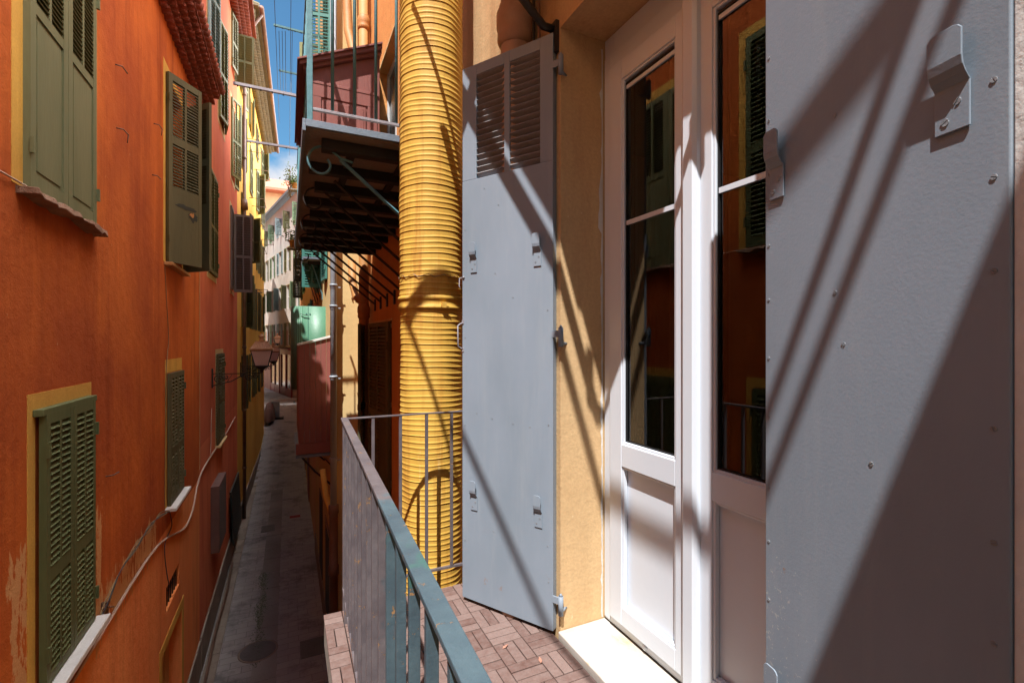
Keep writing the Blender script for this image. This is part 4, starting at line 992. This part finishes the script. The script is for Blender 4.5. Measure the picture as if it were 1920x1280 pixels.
# ------------------------------------------------------------------ neighbour balcony above-left with iron brackets
def iron_balcony(label, xo, xw, y0, y1, zt, nbr, first, group=None, posts=True, name='iron_balcony'):
    B = thing(name, label, 'balcony', (xw, (y0+y1)/2, zt-.1), group=group)
    mb = MB(); mb.box(xo+.02, xw-.001, y0+.02, y1-.02, zt-.05, zt-.012, .5); mb.build('slab', M['concrete'], B)
    mb = MB(); mb.box(xo, xo+.019, y0, y1, zt-.075, zt, .5); mb.box(xo+.02, xw-.001, y0, y0+.019, zt-.045, zt, .5); mb.box(xo+.02, xw-.001, y1-.019, y1, zt-.075, zt, .5)
    mb.build('edge_plate', M['blue_edge'], B, bevel=.002)
    for i in range(nbr):
        yy = first+(y1-first-.25)*i/(nbr-1)
        mb = MB(); main = i % 2 == 0
        mb.box(xo+(.12 if main else .06), xw-.001, yy-.04, yy+.04, zt-.125, zt-.0505); mb.build('joist', M['dark_wood'], B, bevel=.004)
        Lp = (y1-first-.25)/(nbr-1)
        for xx in (xo+.30, xo+.68):
            mb = MB(); mb.box(xx, xx+.055, yy+.046, yy+min(Lp, .9)-.046, zt-.075, zt-.0515); mb.build('cross_bar', M['dark_wood'], B)
        mb = MB(); r = .013
        s0, s1 = Vector((xo+.24, yy, zt-.165)), Vector((xw, yy, zt-.86))
        T = [s0, s0.lerp(s1, .5), s1]
        mb.tube(T, .013, 4); mb.box(xw-.02, xw-.001, yy-.03, yy+.03, zt-.95, zt-.78)
        mb.build('brace', M['iron'] if i else M['teal_iron'], B)
        if main:
            pts = []
            for k in range(22):
                t = k/21; g = math.radians(70+330*t); rr = .115*(1-.62*t)
                pts.append((xo+.125+rr*math.cos(g)*.95, yy-.0, zt-.215+rr*math.sin(g)+.01))
            pts = [(xo+.32, yy, zt-.172), (xo+.24, yy, zt-.155)]+pts
            mb = MB(); mb.tube(pts, .009, 8); mb.build('scroll', M['teal_iron'] if i == 0 else M['iron'], B)
    return B
NB = iron_balcony('old iron balcony on scroll brackets with teal railing, beside the yellow duct', .082, XR, 3.25, 7.45, 2.80, 9, 3.42)
mb = MB(); mb.box(.108, .142, 3.256, 3.29, 2.80, 5.2, .5); mb.build('corner_post', M['teal_iron'], NB, bevel=.004)
mb = MB(); mb.box(.143, 1.16, 3.262, 3.282, 2.868, 2.886, .5); mb.build('bottom_rail', M['pale_iron'], NB, bevel=.002)
mb = MB(); mb.box(.143, 1.16, 3.262, 3.282, 4.6, 4.62, .5); mb.build('top_rail', M['teal_iron'], NB, bevel=.002)
for i in range(7):
    x = .26+.1365*i
    mb = MB(); mb.tube([(x, 3.272, 2.887), (x, 3.272, 4.6)], .0105, 8); mb.build('baluster', M['teal_iron'], NB)
for i in range(29):
    y = 3.40+.14*i
    mb = MB(); mb.tube([(.125, y, 2.887), (.125, y, 3.85)], .0095, 6); mb.build('baluster', M['teal_iron'], NB)
mb = MB(); mb.box(  .11, .14, 3.29, 7.42, 3.85, 3.87, .5); mb.box(.115, .135, 3.29, 7.42, 2.868, 2.886, .5); mb.build('side_rail', M['teal_iron'], NB)
iron_balcony('small dark iron balcony far off, just above the mint green screen', .30, XG, 11.9, 15.2, 3.35, 4, 12.2)

# red-brown cabinet standing on that balcony
YQ = 3.72; ql = onY(577, 132, YQ); qr = onY(712, 106, YQ); ql.z += .0
cab = thing('cabinet', 'red brown panelled cupboard with sloping lid on the iron balcony behind teal bars', 'cabinet', ((ql.x+qr.x)/2, YQ, 2.80))
mb = MB(); mb.prism([(ql.x, 2.802), (qr.x, 2.802), (qr.x, qr.z), (ql.x, ql.z)], YQ, YQ+1.5, 'y'); mb.build('case', M['redbrown'], cab, bevel=.004)
sl_ = (qr.z-ql.z)/(qr.x-ql.x)
mb = MB()
for (dz, th_, ov) in ((.002, .025, .03), (.028, .03, .055), (.059, .012, .07)):
    a, b = ql.x-ov, qr.x+.01; za = ql.z+dz-ov*sl_; zb_ = qr.z+dz+.01*sl_
    mb.prism([(a, za), (b, zb_), (b, zb_+th_), (a, za+th_)], YQ-ov, YQ+1.5, 'y')
mb.build('lid', M['redbrown'], cab)
zt_ = onY(640, 168, YQ).z; a, b = ql.x+.02, qr.x-.02
mb = MB(); mb.box(a-.01, b+.01, YQ-.012, YQ-.001, zt_-.0, zt_+.02)
mb.box(a, b, YQ-.009, YQ-.001, zt_-.09, zt_-.001); mb.box(a, a+.07, YQ-.009, YQ-.001, 2.81, zt_-.091); mb.box(b-.07, b, YQ-.009, YQ-.001, 2.81, zt_-.091)
mb.build('door_frame', M['redbrown'], cab, bevel=.002)
mb = MB(); mb.box(a+.085, b-.085, YQ-.014, YQ-.001, 2.81, zt_-.105); mb.box(a+.10, b-.10, YQ-.019, YQ-.0145, 2.81, zt_-.12); mb.build('door_panel', M['redbrown'], cab, bevel=.003)

# ------------------------------------------------------------------ balconies and drying rack above our door (out of frame, they cast the shadows)
ub = thing('upper_balcony', 'shallow balcony slab above the french door on a black iron brace', 'balcony', (XR, 1.7, 3.5))
mb = MB(); mb.box(.675, XR-.001, .84, 2.44, 3.50, 3.56, .5); mb.build('slab', M['concrete'], ub)
mb = MB(); mb.tube([(.60, .84, 3.53), (.60, 2.44, 3.53)], .026, 8); mb.build('edge_rail', M['iron'], ub)
for yy in (1.98, 1.0):
    mb = MB(); mb.tube([(XR, yy, 2.90), (XR-.07, yy, 2.90), (.95, yy, 3.03), (.66, yy, 3.26), (.66, yy, 3.5)], .019, 6); mb.box(XR-.02, XR-.001, yy-.03, yy+.03, 2.78, 2.93); mb.build('brace', M['iron'], ub)
ub2 = thing('side_balcony', 'balcony slab above and behind the camera over the grey shutter', 'balcony', (XR, -1.5, 3.5))
mb = MB(); mb.prism([(.10, -3.1), (XR-.001, -3.1), (XR-.001, -.24), (.10, -.585)], 3.42, 3.5, 'z', .5); mb.build('slab', M['concrete'], ub2)
rk = thing('drying_rack', 'iron clothes drying rack above the balcony', 'drying rack', (XR, .6, 4.2), group='clothes drying racks over the street')
mb = MB(); ZR = 4.2
cKa = 2.3/.72
def XK(K): return (K-ZR)/cKa
mb.tube([(XK(3.62), -.65, ZR), (XK(3.62), 2.0, ZR)], .013, 8); mb.build('rail', M['iron'], rk)
mb = MB(); mb.tube([(XK(5.12), -.5, ZR), (XK(5.12), .75, ZR)], .024, 8); mb.build('rail', M['iron'], rk)
mb = MB(); mb.tube([(.60, 1.0, 3.72), (.60, 2.76, 3.72)], .012, 8); mb.build('rail', M['iron'], rk)
for (yy, r) in ((-.52, .017), (-.598, .017)):
    mb = MB(); mb.tube([(XK(3.6), yy, ZR), (XR, yy, ZR)], r, 8); mb.build('arm', M['iron'], rk)
mb = MB(); mb.box(XK(3.6), XR, 1.705, 1.775, ZR-.01, ZR+.01); mb.build('arm', M['iron'], rk)

# ------------------------------------------------------------------ drying-rack arms crossing the sky
for (px0, py0, px1, py1, Y, r, mat, lab) in (
        (437, 156, 580, 183, 6.9, .016, 'pale_iron', 'pale rusty iron arm reaching over the street, nearer and higher of the pair'),
        (463, 264, 575, 281, 8.7, .016, 'pale_iron', 'pale rusty iron arm reaching over the street, farther and lower of the pair'),
        (513, 47, 640, 68, 12.0, .022, 'teal_iron', 'teal iron laundry bar high against the sky'),
        (523, 132, 562, 138, 15.0, .022, 'teal_iron', 'short teal iron laundry bar against the sky below the longer one')):
    a = onY(px0, py0, Y); b = onY(px1, py1, Y); b = Vector((max(b.x, XG+.2), Y, a.z))
    t_ = thing('laundry_arm', lab, 'laundry arm', tuple(b), group='clothes drying racks over the street')
    mb = MB(); mb.box(a.x, b.x, Y-.018, Y+.018, a.z-r, a.z+r)
    mb.build('bar', M[mat], t_)
    mb = MB()
    for k in range(5):
        x = a.x+.05+k*.13; mb.box(x-.008, x+.008, Y-.024, Y+.024, a.z-r-.008, a.z-r-.0005)
    mb.build('eyelets', M['iron'], t_)
def wire(pts, r, mat, label, name='wire', group=None, cat='wire'):
    mb = MB(); mb.tube(pts, r, 5); o = mb.build(name, M[mat]); return tag(o, label, cat, group)
GW = 'thin clothes lines running up the street against the sky'
for i, (px, y0, y1, z0) in enumerate(((517, 6.9, 17, 0), (523, 12, 15, 0), (529, 12, 15, 0), (535, 12, 15, 0), (545, 6.9, 20, 0), (548, 12, 15.2, 0))):
    p = onY(px, 60, 12.0); q = p.copy()
    wire([(q.x, y0, q.z+.02), (q.x, (y0+y1)/2, q.z-.05), (q.x, y1, q.z+.0)], .006, 'thin_wire',
         'thin dark clothes line stretched along the street against the blue sky', 'clothes_line', GW)

# ------------------------------------------------------------------ street lamps
def scroll(cx, cz, r0, turns, start, n=26, sg=1, y=0):
    return [(cx+sg*r0*(1-.8*k/n)*math.cos(start+turns*2*math.pi*k/n), y, cz+r0*(1-.8*k/n)*math.sin(start+turns*2*math.pi*k/n)) for k in range(n+1)]
def lantern(T, parent, s=1.0):
    """square tapered lantern standing on its stem; T places its foot"""
    S = T @ Matrix.Scale(s, 4)
    def fr(h, w): return [(-w, -w, h), (w, -w, h), (w, w, h), (-w, w, h)]
    def frust(mb, h0, w0, h1, w1): mb.add(fr(h0, w0)+fr(h1, w1), [(0,3,2,1),(4,5,6,7),(0,1,5,4),(1,2,6,5),(2,3,7,6),(3,0,4,7)], .5)
    mb = MB(S); frust(mb, .13, .115, .44, .19); mb.build('glass', M['lamp_glass'], parent)
    mb = MB(S)
    for (a, b) in ((-1, -1), (1, -1), (1, 1), (-1, 1)): mb.tube([(a*.118, b*.118, .12), (a*.195, b*.195, .445)], .009, 5)
    for (h, w) in ((.125, .122), (.448, .198)):
        c = fr(h, w)
        for i in range(4): mb.tube([c[i], c[(i+1) % 4]], .010, 5)
    mb.lathe([(.02, -.02), (.035, 0), (.03, .03), (.06, .06), (.11, .09), (.12, .12)], (0, 0, 0), 12)
    mb.build('cage', M['iron'], parent)
    mb = MB(S); frust(mb, .45, .215, .475, .225); frust(mb, .476, .20, .62, .105)
    for k in range(-5, 6):
        for (ax) in (0, 1):
            for sg in (1, -1):
                a = k/5*.19; b = k/5*.10
                p, q = ((a, sg*.203, .478), (b, sg*.108, .622)) if ax == 0 else ((sg*.203, a, .478), (sg*.108, b, .622))
                mb.tube([p, q], .009, 5)
    frust(mb, .6225, .115, .64, .12)
    mb.build('roof', M['lamp_gold'], parent)
    mb = MB(S); mb.lathe([(.055, .64), (.05, .67), (.035, .70), (.06, .725), (.065, .745), (.03, .76), (.02, .79), (.0, .80)], (0, 0, 0), 16); mb.build('finial', M['lamp_gold'], parent)
def wall_lamp(label, X0, X1, Y, za, s, hang=False):
    L = thing('street_lamp', label, 'street lamp', (X0, Y, za), group='lanterns along the street')
    T = Matrix.Translation((0, Y, 0)); mb = MB(T); d = X1-X0; sg = 1 if d > 0 else -1
    mb.box(min(X0, X0+sg*.03), max(X0, X0+sg*.03), -.02, .02, za-.30, za+.12)
    mb.box(min(X0, X1), max(X0, X1), -.012, .012, za-.008, za+.008)
    mb.build('arm', M['iron'], L)
    mb = MB(T); D = abs(d)
    for (u, zz, r, tu, st) in ((.12, -.11, .085, 1.6, 0), (.27, -.07, .055, 1.5, 3), (.74, -.085, .075, 1.6, 2.4), (.88, -.07, .06, 1.5, 1), (.60, -.05, .045, 1.4, .5)):
        mb.tube([(X0+sg*(p[0]), p[1], p[2]) for p in scroll(D*u, za+zz*1.0, r*D/.95, tu, st)], .011, 5)
    mb.tube([(X0, 0, za-.26), (X0+d*.2, 0, za-.20), (X0+d*.38, 0, za-.17), (X0+d*.5, 0, za-.10), (X0+d*.66, 0, za-.015)], .013, 6)
    mb.tube([(X0+d*.30, 0, za-.19), (X0+d*.34, 0, za-.10), (X0+d*.40, 0, za-.02)], .007, 5)
    mb.build('scrollwork', M['iron'], L)
    lantern(Matrix.Translation((X1, Y, za+.03)), L, s)
    return L
wall_lamp('large lantern with ribbed bronze roof on a scrolled black iron bracket over the street', XL, -.535, 12.1, .69, 1.08)
wall_lamp('second lantern partly hidden right behind the large scrolled one', -1.4, -.44, 17.6, .60, .95)
wall_lamp('small dark lantern far away on the white house front', .5, -.70, 38.5, 1.1, 1.1)

# ------------------------------------------------------------------ cables and fittings on the orange wall
def wallpts(lst, X): return [onX(a, b, X) for a, b in lst]
xc = XL+.02
def smooth(pts, k=4):
    out = []
    for i in range(len(pts)-1):
        p0 = pts[max(i-1, 0)]; p1 = pts[i]; p2 = pts[i+1]; p3 = pts[min(i+2, len(pts)-1)]
        for j in range(k):
            t = j/k
            out.append(0.5*((2*p1)+(-p0+p2)*t+(2*p0-5*p1+4*p2-p3)*t*t+(-p0+3*p1-3*p2+p3)*t**3))
    return out+[pts[-1]]
c = smooth(wallpts([(60, 1400), (137, 1276), (175, 1212), (213, 1149), (250, 1088), (285, 1036), (310, 1010), (344, 991), (357, 968), (364, 943), (369, 915), (378, 885), (395, 855), (412, 830), (428, 805), (441, 781)], xc))
wire(c, .014, 'cable', 'thick pale cable running along the top of the bright orange wall base', 'wall_cable', cat='cable')
GC = 'loose thin cables fixed along the orange wall'
for j, (off, mat) in enumerate(((0, 'wire'), (7, 'wire'), (-6, 'wire'), (3, 'thin_wire'))):
    c = smooth(wallpts([(45, 1400+off), (125, 1270+off), (160, 1215-off), (200, 1130+off*1.5), (226, 1070), (258, 1020+off), (280, 990-off), (300, 965+off*.7), (318, 958)], XL+.03+.012*j))
    wire(c, .005, mat, ['slack tan cable nearest the wall in the loose bundle', 'slack tan cable, lowest of the loose bundle', 'slack tan cable, uppermost of the loose bundle', 'dark thin cable within the loose bundle'][j], 'loose_cable', GC, 'cable')
c = smooth(wallpts([(318, 958), (322, 985), (310, 1015), (309, 1040), (313, 1075), (318, 1100)], XL+.02))
wire(c, .006, 'thin_wire', 'dark cable dropping to the barred vent of the orange house', 'drop_cable', cat='cable')
c = smooth(wallpts([(309, 500), (314, 590), (316, 640), (312, 690), (310, 800), (309, 955)], XL+.012))
wire(c, .004, 'wire', 'very thin wire hanging between the upper and lower right windows of the orange house', 'hanging_wire', cat='wire')
c = smooth(wallpts([(397, 765), (396, 800), (395, 855)], XL+.02)); wire(c, .008, 'cable', 'short pale cable under the lamp bracket', 'lamp_cable', cat='cable')
c = [Vector((XL+.02, 3.0, 2.36)), Vector((XL+.02, 3.98, 2.37))]; wire(c, .006, 'cable', 'short pale wire reaching the sill at the left edge', 'stub_wire', cat='wire')
# junction and iron pins
for i, (x, y) in enumerate(((216, 121), (218, 240), (285, 328), (288, 232), (198, 893))):
    p = onX(x, y, XL); mb = MB()
    mb.tube([(XL, p.y, p.z), (XL+.05, p.y+.02, p.z+.003), (XL+.06, p.y+.14, p.z)], .006, 6)
    if i % 2: mb.tube([(XL+.06, p.y+.14, p.z), (XL+.05, p.y+.15, p.z-.08)], .005, 6)
    tag(mb.build('wall_pin', M['rust_pipe']), ['short rusty iron pin, uppermost by the green shutters of the orange wall', 'rusty hooked pin with hanging end, second below the top of the orange wall', 'rusty pin left of the half open olive shutters', 'tiny rusty pin with hook high on the orange wall',
        'small rusty pin beside the lower green shutters'][i], 'wall pin', 'iron pins in the orange wall')
p = onX(190, 1140, XL)
mb = MB(); mb.box(XL, XL+.05, p.y-.01, p.y+.01, p.z-.06, p.z+.05); mb.box(XL+.03, XL+.05, p.y-.08, p.y+.05, p.z+.02, p.z+.035); mb.tube([(XL+.04, p.y, p.z), (XL+.07, p.y+.06, p.z-.03)], .008, 6)
tag(mb.build('cable_bracket', M['rust_pipe']), 'rusty iron bracket holding the loose cables below the lower green shutters', 'bracket')
# boxes on the red wall
bx = thing('wall_showcase', 'tall narrow dark brown case fixed to the red wall below the lamp', 'showcase', (XL, 12.4, -3.1))
mb = MB(); mb.box(XL+.001, XL+.16, 11.95, 13.2, -3.15, -1.72); mb.build('case', M['board_brown'], bx, bevel=.006)
mb = MB(); mb.box(XL+.1605, XL+.164, 12.02, 13.13, -3.08, -1.8, .5); mb.build('front_pane', M['grey_sh'], bx)
bx = thing('leaning_board', 'dark metal board leaning on the wall at the foot of the yellow house', 'board', (XL, 15.6, ZS))
mb = MB(); mb.add([(XL+.1, 15.3, ZS+.5), (XL+.1, 17.6, ZS+.5), (XL+.03, 17.6, -2.8), (XL+.03, 15.3, -2.8), (XL+.14, 15.3, ZS+.5), (XL+.14, 17.6, ZS+.5), (XL+.07, 17.6, -2.8), (XL+.07, 15.3, -2.8)],
                  [(0,3,2,1),(4,5,6,7),(0,1,5,4),(1,2,6,5),(2,3,7,6),(3,0,4,7)], .5); mb.build('board', M['dark_sh'], bx, bevel=.004)
mb = MB(); mb.tube([(XL+.12, 7.0, ZS+.1), (XL+.13, 8.2, ZS+.16), (XL+.16, 9.5, ZS+.08), (XL+.14, 11.5, ZS+.2), (XL+.15, 13.5, ZS+.1), (XL+.12, 15, ZS+.15)], .03, 8)
tag(mb.build('gutter_pipe', M['rust_pipe']), 'long rusty pipe lying along the foot of the left walls', 'pipe')

# ------------------------------------------------------------------ things on the street
def onS(px, py):
    a, b = ray(px); d = (EYE-ZS)/((py-640)/F); return Vector((d*a, d*b, ZS))
p = onS(484, 1220)
mh = thing('manhole_cover', 'round cast iron manhole cover in the shaded street', 'manhole cover', (p.x, p.y, ZS))
mb = MB(); mb.lathe([(.36, 0), (.36, .010), (.33, .011)], (p.x, p.y, ZS), 40); mb.build('rim', M['stone'], mh)
mb = MB(); mb.lathe([(.322, 0), (.322, .013), (.31, .014)], (p.x, p.y, ZS), 40)
mb.lathe([(.03, .01), (.03, .018)], (p.x, p.y, ZS), 12)
for k in range(4):
    g = k*math.pi/2+.4; mb.box(p.x+.25*math.cos(g)-.02, p.x+.25*math.cos(g)+.02, p.y+.25*math.sin(g)-.02, p.y+.25*math.sin(g)+.02, ZS+.013, ZS+.017)
mb.build('lid', M['cast_iron'], mh)
p = onS(585, 1213)
dg = thing('drain_grate', 'square cast iron plate beside the round manhole cover', 'drain cover', (p.x, p.y, ZS))
mb = MB(); mb.box(p.x-.22, p.x+.30, p.y-.3, p.y+.3, ZS, ZS+.009); mb.build('frame', M['cast_iron'], dg)
mb = MB()
for i in range(9):
    for j in range(10): mb.box(p.x-.19+i*.053, p.x-.16+i*.053, p.y-.27+j*.055, p.y-.24+j*.055, ZS+.009, ZS+.014)
mb.build('studs', M['cast_iron'], dg)
p = onS(553, 968); mb = MB(); mb.box(p.x-.17, p.x+.17, p.y-.11, p.y+.11, ZS+.002, ZS+.012)
mb.box(p.x-.14, p.x+.14, p.y-.08, p.y-.05, ZS+.012, ZS+.015); mb.box(p.x-.14, p.x+.14, p.y+.05, p.y+.08, ZS+.012, ZS+.015)
tag(mb.build('red_cover', M['red_plate'], bevel=.003), 'small red hydrant cover set in the street', 'hydrant cover')
p = onS(503, 990); mb = MB(); mb.box(p.x-.2, p.x+.2, p.y-.3, p.y+.3, ZS, ZS+.010)
for k in range(6): mb.box(p.x-.17, p.x+.17, p.y-.26+k*.09, p.y-.22+k*.09, ZS+.010, ZS+.014)
tag(mb.build('iron_cover', M['cast_iron'], bevel=.002), 'small dark rectangular iron cover left of the red one', 'drain cover')
# moss and weeds between the slabs
mb = MB(); random.seed(11)
for i in range(2600):
    t = random.random(); y = 10.4+t*3.9+random.gauss(0, .12); x = -.56+random.gauss(0, .035+.05*math.sin(t*9)**2)+.02*math.sin(y*3)
    if random.random() > .25+.75*abs(math.sin(y*1.9)): continue
    h = random.uniform(.008, .03); a = random.uniform(0, 6.28); w_ = .008
    mb.add([(x-w_*math.cos(a), y-w_*math.sin(a), ZS+.004), (x+w_*math.cos(a), y+w_*math.sin(a), ZS+.004), (x+random.uniform(-.02, .02), y+random.uniform(-.02, .02), ZS+h)], [(0, 1, 2)])
tag(mb.build('weeds', M['leafg'], closed=False), 'green moss and weeds along the paving joint', 'weeds', kind='stuff')
# barrier at the far end
zf = street_z(33)
def onYz(px, py, Y): return onY(px, py, Y)
YB = 33.0; z0 = street_z(YB)
a = onY(508, 751, YB); b = onY(556, 746, YB)
br_ = thing('street_barrier', 'white barrier arm on a grey post closing the far end of the street', 'barrier', (a.x, YB, z0))
mb = MB(); mb.box(a.x, b.x+.3, YB-.05, YB+.05, a.z-.09, a.z+.09); mb.build('arm', M['white_trim'], br_, bevel=.01)
q = onY(517, 790, YB)
mb = MB(); mb.prism([(q.x-.22, YB-.16), (q.x+.22, YB-.16), (q.x+.22, YB+.16), (q.x-.22, YB+.16)], z0, a.z-.09, 'z', .5); mb.box(q.x-.28, q.x+.28, YB-.22, YB+.22, a.z-.0895, a.z-.05); mb.build('post', M['grey_pipe'], br_, bevel=.02)
mb = MB(); mb.box(q.x-.45, q.x+.45, YB-.3, YB+.3, z0-.15, z0+.08); mb.build('base', M['iron'], br_, bevel=.02)
YK = 31.5; a = onY(496, 726, YK); b = onY(512, 770, YK); z0 = street_z(YK)
sc = thing('covered_cart', 'low dark brown covered shape standing beside the white barrier', 'cart', ((a.x+b.x)/2, YK, z0))
mb = MB()
xs_ = [0, .25, .6, 1.0, 1.35, 1.6, 1.8]; hs = [.55, 1.0, 1.05, .95, 1.3, 1.25, .7]; ws = [.12, .2, .24, .22, .3, .28, .15]
cx = (a.x+b.x)/2; vs = []; nn = 8
for i, xx in enumerate(xs_):
    for k in range(nn):
        g = math.pi*k/(nn-1); vs.append((cx+ws[i]*math.cos(g)*(1.2 if k in (0, nn-1) else 1), YK+xx, z0+.25+(hs[i]-.25)*math.sin(g)**.6*(1+.04*math.sin(i*3+k))))
fs = [(i*nn+k, i*nn+k+1, (i+1)*nn+k+1, (i+1)*nn+k) for i in range(len(xs_)-1) for k in range(nn-1)]+[tuple(range(nn)), tuple(range((len(xs_)-1)*nn, len(xs_)*nn))[::-1]]
mb.add(vs, fs, .5, True); mb.build('cover', M['board_brown'], sc)
for yy in (.3, 1.5):
    mb = MB(); pts = [(cx, YK+yy+.24*math.cos(g), z0+.27+.24*math.sin(g)) for g in [2*math.pi*k/20 for k in range(21)]]
    mb.tube(pts, .05, 8); mb.build('wheel', M['gasket'], sc)

# ------------------------------------------------------------------ rooftop sapling and pot plants seen over the iron balcony
YT = 24.0
base = onY(541, 372, YT)
tr = thing('rooftop_sapling', 'thin leafy sapling growing above the roofs against the white cloud', 'sapling', (base.x, YT, 8.0))
mb = MB(); random.seed(5); tips = []
for i in range(5):
    x = base.x+random.uniform(-.1, .15); y = YT+random.uniform(-.1, .1); pts = [(x, y, 8.0)]
    top = onY(541, random.choice((312, 325, 318, 340)), YT).z
    for k in range(1, 7):
        x += random.uniform(-.07, .08)*(1+i*.2); y += random.uniform(-.06, .06); pts.append((x, y, 8.0+(top-8.0)*k/6)); 
        if k > 2: tips.append((x, y, pts[-1][2]))
    mb.tube(pts, [.02-.0022*q for q in range(7)], 5)
mb.build('stem', M['bark'], tr)
mb = MB()
for (x, y, z) in tips:
    for k in range(8):
        p = Vector((x+random.gauss(0, .13), y+random.gauss(0, .13), z+random.gauss(0, .12)))
        a = Vector((random.gauss(0, 1), random.gauss(0, 1), random.gauss(0, 1))).normalized()*.055; b = a.cross(Vector((random.random(), random.random(), 1))).normalized()*.022
        mb.add([p-a, p+b, p+a, p-b], [(0, 1, 2, 3)])
mb.build('foliage', M['leafg'], tr, closed=False)
def pot_plant(px, py, Y, label, s=1.0):
    p = onY(px, py, Y); t = thing('pot_plant', label, 'pot plant', (p.x, Y, p.z-.3*s), group='pot plants on the far right balconies')
    mb = MB(); mb.lathe([(.10*s, -.3*s), (.15*s, -.02*s), (.165*s, -.02*s), (.165*s, .02*s), (.1*s, .02*s)], tuple(p), 16); mb.build('pot', M['terracotta'], t)
    mb = MB()
    for k in range(170):
        q = p+Vector((random.gauss(0, .16*s), random.gauss(0, .16*s), abs(random.gauss(.08, .2))*s)); a = Vector((random.gauss(0, 1), random.gauss(0, 1), random.gauss(0, 1))).normalized()*.06*s
        b = a.cross(Vector((.3, random.random(), 1))).normalized()*.03*s; mb.add([q-a, q+b, q+a, q-b], [(0, 1, 2, 3)])
    mb.build('foliage', M['leafg'], t, closed=False)
    mb = MB(); mb.box(p.x-.2*s, p.x+1.2, Y-.2, Y+.2, p.z-.36*s, p.z-.302*s); mb.build('ledge', M['concrete'], t)
pot_plant(549, 452, 22, 'bushy pot plant on a ledge before the white house, lower of the two', 1.0)
pot_plant(553, 345, 24, 'small pot plant on a ledge high before the white house', .9)
# junction wires beside the clay pipe above the shutter
GB = 'cables clipped beside the clay pipe'
for i, (y, x) in enumerate(((2.10, 1.12), (2.07, 1.135))):
    wire([(x, y, 2.5), (x, y+.02, 3.0), (x-.01, y, 3.6)], .008, 'rust_pipe' if i else 'iron', ['black cable clipped beside the clay pipe', 'brown cable clipped beside the clay pipe'][i], 'clipped_cable', GB, 'cable')

# ------------------------------------------------------------------ the rest of the old town round the camera (seen in reflections, shades the alley)
hb = thing('opposite_house', 'grey plastered house opposite the balcony, behind the camera', 'house', (XL, -5, ZS))
mb = MB(FA); wall_sheet(mb, -12, .999, ZS, 4.9, [(-3, -2, -.9, .9), (-6, -5, -.9, .9), (-.8, .2, 2.3, 4.3)]); body(mb, -12, .999, ZS, 4.9, 4.5); mb.build('wall', M['concrete'], hb, closed=False)
for (a, b, c, d) in ((-3, -2, -.9, .9), (-6, -5, -.9, .9), (-.8, .2, 2.3, 4.3)): window(hb, FA, a, b, c, d, M['surround'], M['green_sh2'], (0, 0))
hr = thing('roofline_house', 'taller sand coloured house rising behind the orange house', 'house', (-9, 0, ZS))
mb = MB(); mb.box(-14, -7.6, -12, 10, ZS, 13); mb.build('wall', M['peach'], hr)
mb = MB(); mb.prism([(-14.4, 13), (-7.2, 13), (-10.8, 14.6)], -12.3, 10.3, 'y'); mb.build('roof', M['tile_red'], hr)
he = thing('corner_house', 'sand coloured house closing the alley behind the camera', 'house', (0, -14, ZS))
mb = MB(); mb.box(-7, 8, -20, -12.1, ZS, 12); mb.build('wall', M['peach'], he)
mb = MB(); mb.prism([(-20.4, 12), (-11.7, 12), (-16, 14)], -7.3, 8.3, 'x'); mb.build('roof', M['tile_red'], he)

hi = thing('shading_house', 'unseen sand coloured house added behind the yellow house to shade the white one', 'house', (-6, 38, ZS))  # unseen block added to shade the foot of the white house
mb = MB(); mb.box(-10, -2.2, 31, 46, ZS, 9.6); mb.build('wall', M['peach'], hi)
mb = MB(); mb.prism([(-10.3, 9.6), (-2.0, 9.6), (-6, 11)], 30.8, 46.2, 'y'); mb.build('roof', M['tile_red'], hi)
